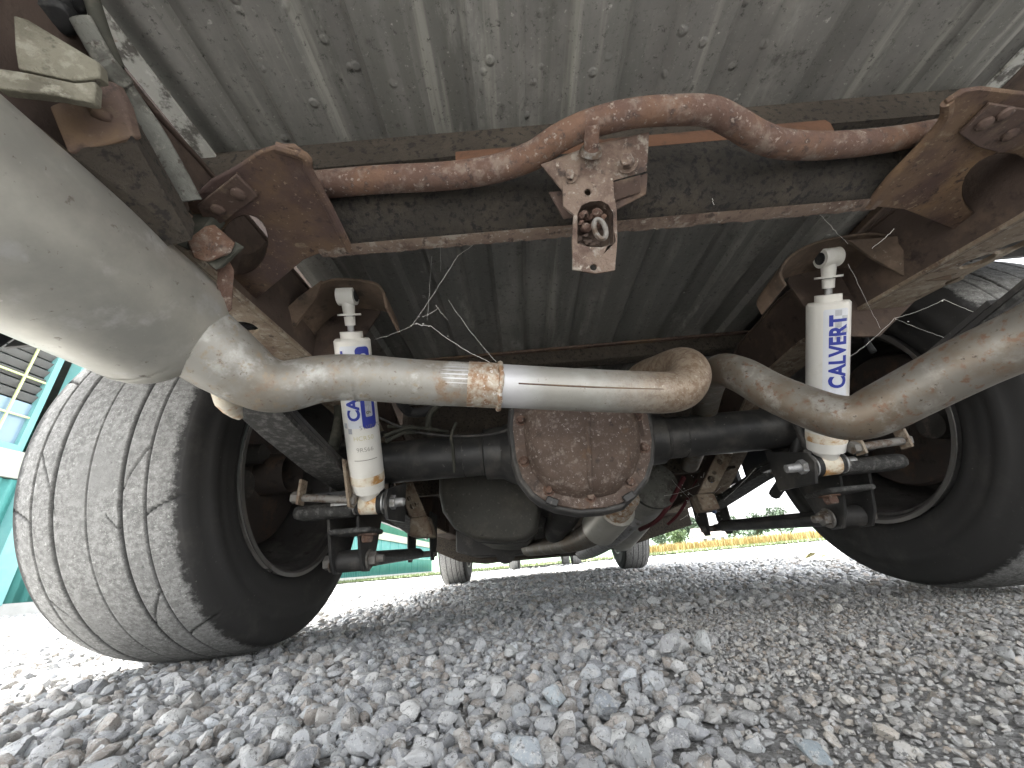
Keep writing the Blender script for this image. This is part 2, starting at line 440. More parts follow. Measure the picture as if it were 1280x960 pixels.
# ------------------------------------------------------------------ stones
def stone_base(sub, seed):
    rs = np.random.default_rng(seed)
    bm = bmesh.new(); bmesh.ops.create_icosphere(bm, subdivisions=sub, radius=1)
    bm.verts.ensure_lookup_table()
    v = np.array([x.co[:] for x in bm.verts]); f = np.array([[q.index for q in p.verts] for p in bm.faces]); bm.free()
    for k in range(rs.integers(9, 15)):
        n = rs.normal(size=3); n /= np.linalg.norm(n); h = rs.uniform(.44, .80)
        d = v @ n; over = np.clip(d - h, 0, None); v = v - over[:, None] * n * .985
    if len(v) > 30: v = v * (1 + (rs.random((len(v), 1)) - .5) * .07)
    v = v * np.array([1.0, rs.uniform(.68, .95), rs.uniform(.5, .78)])
    return v, f
TINTS = np.array([(.30, .305, .31), (.36, .362, .36), (.25, .255, .26), (.31, .295, .275), (.40, .40, .39), (.27, .245, .22), (.33, .345, .355), (.22, .225, .235)])
def scatter(xy, size, sub, nb, seed, sink=.15, lift=0.0):
    rs = np.random.default_rng(seed)
    bases = [stone_base(sub, seed * 100 + k) for k in range(nb)]
    V = []; Fc = []; C = []; off = 0
    pick = rs.integers(0, nb, len(xy))
    for k, (bv, bf) in enumerate(bases):
        w = np.where(pick == k)[0]
        if not len(w): continue
        n = len(w); a = rs.random(n) * 2 * np.pi; t = rs.normal(0, .28, n); u = rs.normal(0, .28, n)
        ca, sa, ct, st, cu, su = np.cos(a), np.sin(a), np.cos(t), np.sin(t), np.cos(u), np.sin(u)
        o_, i_ = np.zeros(n), np.ones(n)
        Rz = np.stack([np.stack([ca, -sa, o_], -1), np.stack([sa, ca, o_], -1), np.stack([o_, o_, i_], -1)], 1)
        Rx = np.stack([np.stack([i_, o_, o_], -1), np.stack([o_, ct, -st], -1), np.stack([o_, st, ct], -1)], 1)
        Ry = np.stack([np.stack([cu, o_, su], -1), np.stack([o_, i_, o_], -1), np.stack([-su, o_, cu], -1)], 1)
        Mx = Rz @ Rx @ Ry * (size[w] / 2)[:, None, None]
        vv = np.einsum('nij,vj->nvi', Mx, bv)
        c = np.c_[xy[w], ground_z(xy[w, 0], xy[w, 1]) + size[w] * (.28 - sink) + lift]
        vv += c[:, None, :]
        V.append(vv.reshape(-1, 3)); Fc.append((bf[None] + (off + np.arange(n) * len(bv))[:, None, None]).reshape(-1, 3)); off += n * len(bv)
        tn = TINTS[rs.integers(0, len(TINTS), n)] * rs.uniform(1.0, 1.6, (n, 1)) * (1 - fine_area(xy[w, 0], xy[w, 1])[:, None] * np.array([.02, .07, .14]))
        C.append(np.repeat(np.c_[tn, np.ones(n)], len(bv), 0))
    return np.concatenate(V), np.concatenate(Fc), np.concatenate(C)
def jitter_grid(x0, x1, y0, y1, p, seed, j=.46):
    rs = np.random.default_rng(seed)
    a, b = np.meshgrid(np.arange(x0, x1, p), np.arange(y0, y1, p * .9)); a = a + (np.arange(a.shape[0]) % 2)[:, None] * p / 2
    xy = np.c_[a.ravel(), b.ravel()]; return xy + rs.uniform(-j, j, xy.shape) * p
def in_view(xy, pad):
    d = np.c_[xy[:, 0] - CAM.x, xy[:, 1], np.full(len(xy), -CAM.z)]
    z = d @ np.array(_fw); px = 640 + F_PX * (d @ np.array(_rt)) / np.maximum(z, .05); py = 480 - F_PX * (d @ np.array(_up)) / np.maximum(z, .05)
    return (z > .05) & (px > -pad) & (px < 1280 + pad) & (py < 960 + pad)
SETS = []
def add_set(xy, size, sub, nb, seed, **k):
    keep = in_view(xy, 130)
    SETS.append(scatter(xy[keep], size[keep], sub, nb, seed, **k))
rs = np.random.default_rng(11)
# loose stone, near
g = jitter_grid(-1.6, 1.7, .12, 1.05, .0122, 1)
fa = fine_area(g[:, 0], g[:, 1])
keep = rs.random(len(g)) > np.maximum(fa * .90, np.clip((-.25 - g[:, 0]) / .3, 0, 1) * .15)
g = g[keep]; fa = fa[keep]
s = np.clip(rs.lognormal(math.log(.0155), .34, len(g)), .008, .031) * (1 - .42 * fa) * (1 + .16 * np.clip((-.25 - g[:, 0]) / .3, 0, 1))
near = g[:, 1] < .37
add_set(g[near], s[near], 3, 14, 21, sink=.06); add_set(g[~near], s[~near], 2, 24, 22, sink=.06)
# second layer lying on top, sparser
g = jitter_grid(-1.5, 1.6, .12, 1.6, .052, 2); fa = fine_area(g[:, 0], g[:, 1]); g = g[rs.random(len(g)) > fa * .9]
s = np.clip(rs.lognormal(math.log(.0175), .36, len(g)), .010, .030)
add_set(g, s, 2, 24, 23, sink=-.14)
# chips between the stones and the packed fine area
g = jitter_grid(-1.0, 1.5, .15, 1.5, .0072, 3); fa = fine_area(g[:, 0], g[:, 1]); g = g[rs.random(len(g)) < .22 + .78 * fa]
s = np.clip(rs.lognormal(math.log(.0066), .42, len(g)), .0035, .019)
add_set(g, s, 1, 16, 24, sink=.05)
# middle distance
g = jitter_grid(-3.2, 3.2, 1.05, 2.6, .0195, 4); s = np.clip(rs.lognormal(math.log(.0225), .32, len(g)), .012, .048)
add_set(g, s, 1, 24, 25, sink=.06)
g = jitter_grid(-8, 8, 2.6, 6.5, .042, 5); s = np.clip(rs.lognormal(math.log(.035), .3, len(g)), .016, .06)
add_set(g, s, 1, 10, 26, sink=.05)
g = jitter_grid(-14, 14, 6.5, 13, .10, 6); s = np.clip(rs.lognormal(math.log(.055), .35, len(g)), .02, .1)
add_set(g, s, 1, 8, 27, sink=.1)
off = 0; VV = []; FF = []; CC = []
for v, f, c in SETS:
    VV.append(v); FF.append(f + off); CC.append(c); off += len(v)
VV = np.concatenate(VV); FF = np.concatenate(FF); CC = np.concatenate(CC)
#print('gravel triangles', len(FF))
gm = np_mesh('gravel', VV, FF, 'stone', True, [('tint', 'FLOAT_COLOR', CC)]); gm.set_sharp_from_angle(angle=R(38))
o = link('gravel', gm)
tag(o, 'loose grey crushed stone covering the yard', kind='stuff')

def big_stone(px, py, w_px, label, tint, seed, tall=.8):
    p = PZ(px, py + w_px * .3, -.006); d = (p - CAM).dot(_fw); w = w_px / F_PX * d * .85
    v, f = stone_base(3, seed)
    v = v * np.array([1, 1, tall / .62]) * w / 2
    me = np_mesh('stone', v, f, 'stone', True, [('tint', 'FLOAT_COLOR', np.tile(np.array([*tint, 1.0]), (len(v), 1)))])
    me.set_sharp_from_angle(angle=R(38))
    o = link('stone', me); o.location = (p.x, p.y, w * .30 * tall - .006); o.rotation_euler = (.15, -.1, seed * 1.7)
    tag(o, label, 'stone', 'larger loose stones on the gravel')
for a in ((882, 800, 34, 'pale blocky stone farthest right in the cluster below the differential', (.50, .51, .50), 901, 1.0),
          (838, 803, 42, 'grey angular stone left of the pale blocky stone', (.33, .33, .33), 902, .85),
          (638, 810, 34, 'pale flat stone alone on the darker gravel below the differential', (.46, .47, .46), 903, .6),
          (696, 868, 46, 'smooth bluish stone stacked on the gravel in the middle foreground', (.36, .40, .42), 904, .8),
          (820, 850, 34, 'round pale grey stone resting above the packed fine gravel', (.44, .45, .46), 905, 1.0),
          (760, 878, 46, 'dark bluish grey stone right of the stacked smooth stone', (.28, .30, .32), 906, .75),
          (660, 935, 60, 'large bluish cobble at the bottom middle of the foreground', (.33, .36, .38), 907, .7),
          (800, 935, 58, 'large rounded grey stone beside the edge of the fine gravel', (.36, .37, .37), 908, .8),
          (570, 872, 36, 'pale squarish stone left of the stacked smooth stone', (.42, .43, .43), 909, .8),
          (1020, 930, 56, 'bluish wedge stone lying on the packed fine gravel', (.30, .34, .36), 910, .55),
          (1262, 815, 30, 'pale rounded stone at the right edge on the fine gravel', (.42, .42, .41), 911, .8)):
    big_stone(*a)

# dry leaves on the gravel
m, nt, b = new_mat('dry_leaf')
nt.links.new(mix(nt, ramp(nt, noise(nt, 60, 4), .4, .65), (.42, .38, .14), (.55, .50, .30)), b.inputs['Base Color']); MAT['leaf'] = m
def leaf_litter(px, py, label, n, size, seed):
    rs_ = random.Random(seed); c = PZ(px, py, .012); mb = MB()
    for i in range(n):
        a = rs_.random() * 6.28; q = c + Vector((rs_.uniform(-1, 1), rs_.uniform(-1, 1) * .6, 0)) * size + Vector((0, 0, rs_.uniform(.005, .02)))
        L = size * rs_.uniform(.5, .9); w = L * .3; d = Vector((math.cos(a), math.sin(a), rs_.uniform(-.1, .5))); s_ = Vector((-math.sin(a), math.cos(a), rs_.uniform(-.3, .3)))
        mb.add([q - d * L, q + s_ * w, q + Vector((0, 0, w * .4)), q - s_ * w, q + d * L], [(0, 1, 2), (0, 2, 3), (1, 4, 2), (3, 2, 4)])
    o = mb.build('dry_leaf', 'leaf'); tag(o, label, 'leaf')
leaf_litter(1022, 697, 'curled yellowish dry leaf clump on bright gravel left of the right rear tyre', 9, .07, 1)
leaf_litter(668, 716, 'small yellow dry leaf on gravel between the front wheels', 5, .05, 2)

# ================================================================== TRUCK
AX = Vector((-.0, .918, .36))                         # rear axle centre
truck = thing('pickup_truck', 'old pickup truck seen from underneath, rusty frame, white shock absorbers and grey exhaust pipes', 'pickup truck', (0, .918, 0))

# ---- bed floor
FZ = .66
pts = []; x = -.545
while x < .545:
    pts += [(x, FZ), (x + .056, FZ), (x + .066, FZ + .013), (x + .115, FZ + .013)]
    x += .125
mb = MB(); ys = [-.22, .1, .36, .6, .95, 1.9]
vs = []
for y in ys: vs += [Vector((a, y, z)) for a, z in pts]
n = len(pts); fs = [(i * n + j, i * n + j + 1, (i + 1) * n + j + 1, (i + 1) * n + j) for i in range(len(ys) - 1) for j in range(n - 1)]
mb.add(vs, fs); bf = mb.build('bed_floor', 'bed_floor', truck, angle=20)
sd_ = bf.modifiers.new('thickness', 'SOLIDIFY'); sd_.thickness = .002; sd_.offset = 1
MAT['floor_edge'] = layered('floor_edge', (.42, .42, .39), [((.10, .095, .085), 45, .47, .60), ((.55, .55, .52), 70, .56, .68), ((.20, .12, .08), 30, .62, .72)], .7, 0, ((140, .5, .002),))
for sx in (-1, 1):
    m_ = MB().strip([(sx * .553, -.22, FZ - .008), (sx * .553, .345, FZ - .008)], (-sx * .022, 0, 0), .004)
    m_.build('floor_edge', 'floor_edge', truck)
    MB().plate([(sx * .575, -.2, .715), (sx * .97, -.2, .715), (sx * .97, 1.95, .715), (sx * .575, 1.95, .715)], (0, 0, .006)).build('bed_ledge', 'rust_dark', truck)
    MB().plate([(sx * .565, -.2, FZ), (sx * .565, 1.95, FZ), (sx * .565, 1.95, .72), (sx * .565, -.2, .72)], (sx * .006, 0, 0)).build('floor_side', 'rust_dark', truck)
    # wheel housing over the tyre
    arc = [Vector((sx * .60, .918 + .43 * math.cos(t), .36 + .43 * math.sin(t))) for t in np.linspace(R(20), R(162), 22)]
    MB().strip(arc, (sx * .36, 0, 0), .004).build('wheel_housing', 'black_paint', truck)
    # outer side of the bed with the wheel opening
    out = [(-.16, .62), (.30, .50)] + [(.918 - .43 * math.cos(t), .36 + .43 * math.sin(t)) for t in np.linspace(R(18), R(162), 24)] + [(1.40, .40), (1.98, .40), (1.98, 1.15), (-.16, 1.15)]
    MB().plate([(sx * .965, y, z) for y, z in out], (sx * .02, 0, 0)).build('bed_side', 'truck_paint', truck)
MB().box((0, -.15, .92), (1.93, .04, .46)).build('tailgate', 'truck_paint', truck, .005)
MB().box((0, 1.97, .93), (1.93, .04, .44)).build('bed_front_panel', 'truck_paint', truck, .005)
# sill across the floor ahead of the axle
a, b_ = PZ(470, 455, .640), PZ(925, 428, .640)
MB().box((0, .985, .636), (1.13, .045, .046)).build('floor_sill', 'grime', truck, .004)
MB().box((0, .957, .6545), (1.1, .012, .006)).build('floor_sill_lip', 'rust_plate', truck)
MB().box((0, 1.3, .50), (1.1, .03, .32)).build('front_bulkhead', 'grime', truck)

# ---- frame rails: sloping box with a holed lower flange
RL = [(-.22, .40), (.30, .466), (.75, .487), (.96, .480), (1.42, .285), (1.9, .27)]
RR = [(-.22, .405), (.37, .446), (.76, .502), (.96, .495), (1.42, .285), (1.9, .27)]
def rail(sx, xin, prof, holes, mat):
    w = .085
    web = MB()
    lo = [Vector((sx * (xin + .004), y, z)) for y, z in prof]
    hi = [Vector((sx * (xin + .004), y, z + .125)) for y, z in prof[::-1]]
    web.plate(lo + hi, (sx * .005, 0, 0))
    top = [Vector((sx * xin, y, z + .125)) for y, z in prof]
    web.strip(top, (sx * w, 0, 0), .005)
    fr = web.build('frame_rail', 'rust_dark', truck, .0015)
    fl = MB()
    for (a, b) in zip(prof[:-1], prof[1:]):
        A = Vector((0, a[0], a[1])); B = Vector((0, b[0], b[1])); d = (B - A).normalized(); nrm = Vector((0, -d.z, d.y))
        hs_ = []
        for (hy, hx, hr, asp) in holes:
            if a[0] < hy < b[0]:
                c = A + (B - A) * ((hy - a[0]) / (b[0] - a[0])) + Vector((sx * (xin + hx), 0, 0))
                hs_.append(circle(c, (hr, 0, 0), d * hr * asp, 18))
        fl.plate([A + Vector((sx * xin, 0, 0)), A + Vector((sx * (xin + w), 0, 0)), B + Vector((sx * (xin + w), 0, 0)), B + Vector((sx * xin, 0, 0))], nrm * .006, hs_)
    fl.build('lower_flange', mat, fr, .001)
    return fr
hl = [PZ(309, 402, .486), PZ(319, 426, .486), PZ(300, 370, .486)]
rail(-1, .512, RL, [(hl[0].y, -hl[0].x - .512, .0165, 1.0), (hl[1].y + .012, -hl[1].x - .512, .0105, 1.1), (.10, .04, .018, 1), (1.06, .040, .009, 1), (1.145, .042, .008, 1), (1.18, .048, .011, 1), (1.30, .045, .010, 1)], 'frame_tan')
def on_right(px, py):
    z = .45
    for _ in range(12):
        p = PZ(px, py, z); z = float(np.interp(p.y, [a for a, _ in RR], [b for _, b in RR]))
    return p
hr_ = [on_right(1222, 327), on_right(1193, 351), on_right(1264, 309)]
rail(1, .485, RR, [(hr_[0].y, hr_[0].x - .485, .0175, 1.1), (hr_[1].y, hr_[1].x - .485, .0105, 1.1), (hr_[2].y, hr_[2].x - .485, .0150, 1.1), (1.06, .040, .009, 1), (1.145, .042, .008, 1), (1.18, .048, .011, 1), (1.30, .045, .010, 1)], 'frame_tan')

# ---- gussets between the cross member and the rails
GZ = .492
def gusset(outl, hole, lip, mat, rivets, patch):
    o3 = [PZ(x, y, GZ) for x, y in outl]
    h3 = [PZ(x, y, GZ) for x, y in hole]
    g_ = MB().plate(o3, (0, 0, .006), [h3]); 
    g = g_.build('frame_gusset', mat, truck, .0015)
    # rolled lip along the edge towards the middle
    MB().tube([PZ(x, y, GZ + .002) for x, y in lip], .005, 10, sub=4).build('gusset_lip', mat, g)
    # turned-up rim of the big hole
    MB().rings([[p for p in h3], [p + Vector((0, 0, .035)) for p in h3]], cap=False).build('hole_rim', 'rust_dark', g)
    if patch:
        MB().plate([PZ(x, y, GZ - .0045) for x, y in patch], (0, 0, .004)).build('riveted_plate', 'rust_plate', g, .001)
    for (x, y) in rivets:
        c = PZ(x, y, GZ - .0048)
        MB().tube([c, c + Vector((0, 0, -.003)), c + Vector((0, 0, -.005))], [.0072, .0068, .003], 14).build('rivet', 'rust_plate', g)
    return g
def ell(cx, cy, a, b, n=22, rot=0):
    return [(cx + a * math.cos(t) * math.cos(rot) - b * math.sin(t) * math.sin(rot), cy + a * math.cos(t) * math.sin(rot) + b * math.sin(t) * math.cos(rot)) for t in np.linspace(0, 2 * math.pi, n, endpoint=False)]
MAT['rust_brown'] = layered('rust_brown', (.135, .086, .054), [((.195, .120, .062), 8, .48, .66), ((.075, .045, .036), 12, .46, .66), ((.20, .15, .10), 60, .58, .70), ((.05, .03, .024), 95, .56, .66), ((.085, .055, .05), 5, .46, .62), ((.235, .175, .12), 180, .60, .70)], .8, 0, ((60, .5, .003), (200, .7, .0015)))
gusset([(288, 352), (252, 300), (234, 255), (262, 228), (292, 212), (325, 190), (345, 184), (368, 184), (381, 194), (386, 214), (437, 312), (402, 316), (380, 325), (350, 350), (321, 374)],
       ell(304, 306, 30, 38, rot=.35), [(345, 184), (381, 196), (386, 214), (410, 258), (437, 312)], 'rust_brown', [(273, 262), (298, 242)], [(246, 258), (295, 219), (322, 245), (300, 262), (283, 275), (262, 290)])
gusset([(1085, 258), (1112, 224), (1150, 185), (1178, 152), (1184, 128), (1204, 115), (1232, 111), (1290, 118), (1330, 140), (1330, 250), (1270, 280), (1216, 302), (1190, 286), (1130, 262)],
       ell(1248, 232, 47, 38, rot=-.5), [(1085, 258), (1112, 224), (1150, 185), (1180, 150), (1184, 128)], 'rust_brown', [(1230, 154), (1256, 142), (1262, 168)], [(1200, 168), (1238, 130), (1300, 140), (1290, 176), (1252, 192), (1222, 184)])

# ---- cross member: folded channel, rusty upper face, gritty belly, torn lip
XC = [(.335, .612), (.332, .560), (.311, .558), (.315, .535), (.326, .513), (.343, .500), (.362, .4945), (.374, .4945)]
def channel(pr, x0, x1, t, nseg=40, wob=0.0, seed=3):
    rs_ = np.random.default_rng(seed); xs = np.linspace(x0, x1, nseg); mb = MB()
    back = [(y + t * .7, z + t) for y, z in pr[::-1]]
    loops = []
    for x in xs:
        w = rs_.uniform(-1, 1) * wob
        loops.append([Vector((x, y + (w if i == len(pr) - 1 else 0), z + (w * .3 if i >= len(pr) - 2 else 0))) for i, (y, z) in enumerate(pr)] + [Vector((x, y, z)) for y, z in back])
    return mb.rings(loops)
cm = channel(XC[2:], -.41, .372, .004).build('cross_member', 'tar', truck)
channel([(.312, .581), (.3095, .570), (.3105, .5575)], -.20, .262, .004).build('rusty_face', 'rust_orange', cm)
channel([(.360, .4925), (.369, .4915), (.379, .4925)], -.385, .335, .003, 110, .0028).build('torn_lip', 'rust_pale', cm)
MB().box((-.02, .35, .632), (1.1, .03, .05)).build('floor_support', 'grime', truck)

# ---- bent rusty bar over the hitch
bar = [(372, 233), (400, 231), (470, 225), (560, 220), (620, 211), (665, 195), (700, 172), (740, 154), (790, 142), (840, 138), (885, 139), (915, 152), (950, 172), (985, 181), (1040, 182), (1110, 175), (1175, 163)]
dep = [.455, .452, .445, .440, .435, .425, .410, .402, .398, .396, .398, .408, .422, .432, .440, .445, .45]
wid = [16, 16.5, 16.5, 16.5, 16.5, 17, 17, 17, 17, 17.2, 17.5, 17.5, 17.5, 17, 16, 15, 14]
pb = [P(x, y, d) for (x, y), d in zip(bar, dep)]
mb = MB().tube(pb, [w / F_PX * d * .98 for w, d in zip(wid, dep)], 18, sub=5)
MB.build(mb, 'bent_bar', 'rust', truck)

# ---- tow hitch bracket
HB = .442
hitch = MB().plate([P(676, 206, 0.4158), P(742, 181, 0.4122), P(812, 165, 0.4095), P(809, 214, 0.4212), P(764, 227, 0.4230), P(706, 243, 0.4266)], Vector((0, .003, .005))).build('hitch_plate', 'rust_pale', truck, .0012)
MB().plate([P(686, 240, 0.4392), P(760, 232, 0.4365), P(810, 216, 0.4347), P(808, 243, 0.4410), P(772, 262, 0.4446), P(705, 274, 0.4464)], Vector((0, .004, .004))).build('lower_plate', 'rust_plate', hitch, .001)
MB().plate([P(764, 228, 0.4239), P(801, 218, 0.4212), P(801, 240, 0.4365), P(765, 252, 0.4383)], Vector((0, .004, .002))).build('hitch_web', 'rust_plate', hitch, .001)
t0, t1 = P(739, 190, 0.4104), P(740, 156, 0.3924)
MB().tube([t0 + (t0 - t1) * .1, t1 + (t0 - t1) * .12, t1], [.0078, .0078, .0062], 16).build('pin', 'rust', hitch)
MB().tube([P(738, 191, 0.4118), P(739, 186, 0.4082)], [.0125, .0105], 14).build('pin_washer', 'old_bolt', hitch)
MB().hexbolt(P(785, 204, 0.4158), P(780, 190, 0.3870) - P(785, 204, 0.4158), .0075, .012).build('bolt', 'rust_pale', hitch)
MB().hexbolt(P(713, 219, 0.4194), P(707, 206, 0.3870) - P(713, 219, 0.4194), .0058, .005).build('bolt', 'rust_pale', hitch)
# hanging tongue with the arched opening
tn = [(703, 222), (766, 216), (768, 245), (771, 262), (772, 300), (769, 338), (745, 342), (716, 337), (715, 300), (717, 268), (704, 258)]
def tz(y): return .421 + (y - 220) * .00006
to = [P(x, y, tz(y)) for x, y in tn]
# flatten on the plane through three of its corners
n_ = (to[1] - to[0]).cross(to[6] - to[0]).normalized()
flat = lambda p: p - n_ * (p - to[0]).dot(n_)
def tp(x, y): 
    v = ray(x, y); return CAM + v * ((to[0] - CAM).dot(n_) / v.dot(n_))
arch = [(722, 304), (722, 268), (727, 257), (738, 252), (750, 251), (760, 256), (766, 266), (767, 304), (752, 309), (735, 308)]
sgn = -1 if n_.dot(_fw) > 0 else 1
tongue = MB().plate([tp(x, y) for x, y in tn], n_ * (-.005 * sgn), [[tp(x, y) for x, y in arch], [tp(x, y) for x, y in ell(735, 240, 4.2, 4.2, 12)], [tp(x, y) for x, y in ell(742, 334, 4.4, 4.0, 12)]]).build('hanging_tongue', 'rust_pale', hitch, .001)
back = -n_ * sgn
MB().rings([[tp(x, y) for x, y in arch], [tp(x, y) + back * .022 for x, y in arch]], cap=False).build('tongue_tube', 'rust_pale', hitch)
MB().plate([tp(x, y) + back * .021 for x, y in arch], back * .003).build('tube_end', 'rust_dark', hitch)
rs_ = random.Random(5)
mb = MB()
for i in range(14):
    x, y = rs_.uniform(728, 760), rs_.uniform(262, 282)
    c = tp(x, y) + back * rs_.uniform(.004, .016); v, f = stone_base(2, 60 + i); mb.add(v * rs_.uniform(.004, .0075) + np.array(c), f.tolist())
mb.build('rust_clump', 'rust', hitch)
mb = MB()
for i in range(14):
    x, y = rs_.uniform(724, 752), rs_.uniform(288, 306)
    c = tp(x, y) + back * rs_.uniform(.010, .02); v, f = stone_base(2, 80 + i); mb.add(v * rs_.uniform(.004, .008) + np.array(c), f.tolist())
mb.build('rust_scale', 'rust_dark', hitch)
lk = [tp(749 + 7 * math.cos(t) + 3 * math.sin(t) , 288 + 12 * math.sin(t)) - back * .004 for t in np.linspace(0, 2 * math.pi, 20)]
MB().tube(lk, .0028, 8).build('chain_link', 'old_bolt', hitch)

# ---- shock absorbers
def text_mesh(txt, size, bold=0.0, space=1.0, small_from=None):
    cu = bpy.data.curves.new('lettering', 'FONT'); cu.body = txt; cu.size = size; cu.offset = bold; cu.space_character = space
    cu.align_x = 'LEFT'; cu.resolution_u = 4
    if small_from is not None:
        for i, ch in enumerate(cu.body_format):
            if i >= small_from: ch.use_small_caps = True
        cu.small_caps_scale = .80
    o = bpy.data.objects.new('lettering', cu); COL.objects.link(o)
    me = bpy.data.meshes.new_from_object(o.evaluated_get(bpy.context.evaluated_depsgraph_get()))
    bpy.data.objects.remove(o); bpy.data.curves.remove(cu)
    return me
def wrap(me, name, mat, parent, top, bot, rad, along0, around0, axis_dir, flip, lift, scale=(1, 1)):
    """lay a flat mesh on the shock's cylinder: mesh x runs along the axis, mesh y runs round it"""
    bm = bmesh.new(); bm.from_mesh(me)
    ys_ = [v.co.y for v in bm.verts]; 
    for yy in np.arange(min(ys_), max(ys_), .0045):
        bmesh.ops.bisect_plane(bm, geom=bm.verts[:] + bm.edges[:] + bm.faces[:], plane_co=(0, yy, 0), plane_no=(0, 1, 0))
    A = (bot - top).normalized(); view = (CAM - (top + bot) / 2); N = (view - A * view.dot(A)).normalized(); B = A.cross(N)
    for v in bm.verts:
        al = along0 + flip * v.co.x * scale[0]; an = around0 + v.co.y * scale[1] / rad * axis_dir
        v.co = top + A * al + (N * math.cos(an) + B * math.sin(an)) * (rad + lift)
    bmesh.ops.recalc_face_normals(bm, faces=bm.faces)
    m2 = bpy.data.meshes.new(name); bm.to_mesh(m2); bm.free(); m2.materials.append(MAT[mat])
    o = bpy.data.objects.new(name, m2); COL.objects.link(o); child(o, parent)
    return o
def rect_mesh(x0, x1, y0, y1, corner=.0):
    me = bpy.data.meshes.new('sticker'); 
    c = corner; pts = []
    if c:
        for cx, cy, a0 in ((x1 - c, y1 - c, 0), (x0 + c, y1 - c, 90), (x0 + c, y0 + c, 180), (x1 - c, y0 + c, 270)):
            pts += [(cx + c * math.cos(R(a0 + k * 18)), cy + c * math.sin(R(a0 + k * 18)), 0) for k in range(6)]
    else: pts = [(x0, y0, 0), (x1, y0, 0), (x1, y1, 0), (x0, y1, 0)]
    me.from_pydata(pts, [], [tuple(range(len(pts)))]); return me
def shock(pt, pb, side):
    """pt: upper eye, pb: lower eye (3D)"""
    sh = thing('shock_absorber', None or '', '', (0, 0, 0))
    for k in ('label', 'category'): del sh[k]
    child(sh, truck)
    A = (pb - pt).normalized(); L = (pb - pt).length; rad = .0315
    at = lambda f: pt + A * f
    b0, b1 = .075, L - .030
    body = MB().tube([at(b0 - .012), at(b0 - .012), at(b0), at(b0), at(b0 + .004), at(b1 - .018), at(b1 - .014), at(b1)], [.016, .0195, .0195, rad - .003, rad, rad, rad - .001, rad * .93], 40)
    bd = body.build('shock_body', 'white_paint', sh, angle=25)
    MB().tube([at(b1 - .036), at(b1 - .019)], [rad + .0004] * 2, 40, cap=False).build('rust_ring', 'white_stained', bd)
    MB().tube([at(.030), at(b0)], .0058, 14).build('piston_rod', 'zinc', sh)
    MB().tube([at(.036), at(.052)], [.0095, .009], 14).build('rod_nut', 'white_paint', sh)
    MB().tube([at(.031), at(.0345)], .020, 24).build('rod_washer', 'white_paint', sh)
    ex = Vector((1, 0, 0))
    ez = (ex - A * ex.dot(A)).normalized()
    MB().tube([pt - ez * .015, pt + ez * .015], .0165, 24).build('upper_eye', 'white_paint', sh)
    MB().tube([pt - ez * .0165, pt + ez * .0165], .0105, 18).build('upper_bush', 'rubber', sh)
    MB().tube([pt, at(.032)], [.012, .010], 16).build('upper_neck', 'white_paint', sh)
    # lower end: neck plates, eye, bush, bolt, nut
    MB().tube([at(b1 - .004), at(L - .012)], [.026, .017], 20).build('lower_neck', 'white_paint', sh)
    MB().tube([pb - ez * .017, pb + ez * .017], .0215, 26).build('lower_eye', 'white_stained', sh)
    for q in (-1, 1):
        MB().tube([pb + ez * q * .017, pb + ez * q * .0255], [.022, .019], 22).build('rubber_bush', 'rubber', sh)
        MB().tube([pb + ez * q * .0258, pb + ez * q * .0285], .021, 22).build('washer', 'zinc', sh)
    MB().tube([pb - ez * .075 * 1, pb + ez * .055], .0078, 14).build('bolt_shank', 'zinc', sh)
    s_ = 1 if side < 0 else -1
    MB().tube([pb + ez * s_ * .029, pb + ez * s_ * .036, pb + ez * s_ * .050], [.017, .0145, .0135], 6).build('nut', 'zinc', sh)
    MB().tube([pb + ez * s_ * .050, pb + ez * s_ * .066, pb + ez * s_ * .069], [.0085, .0085, .005], 12).build('bolt_end', 'zinc', sh)
    MB().tube([pb - ez * s_ * .029, pb - ez * s_ * .038], .014, 6).build('bolt_head', 'old_bolt', sh)
    return sh, bd, at, rad, b0, b1
SL = (P(434, 370, .69), P(463, 629, .765)); SRt = (P(1036, 322, .67), P(1032, 580, .735))
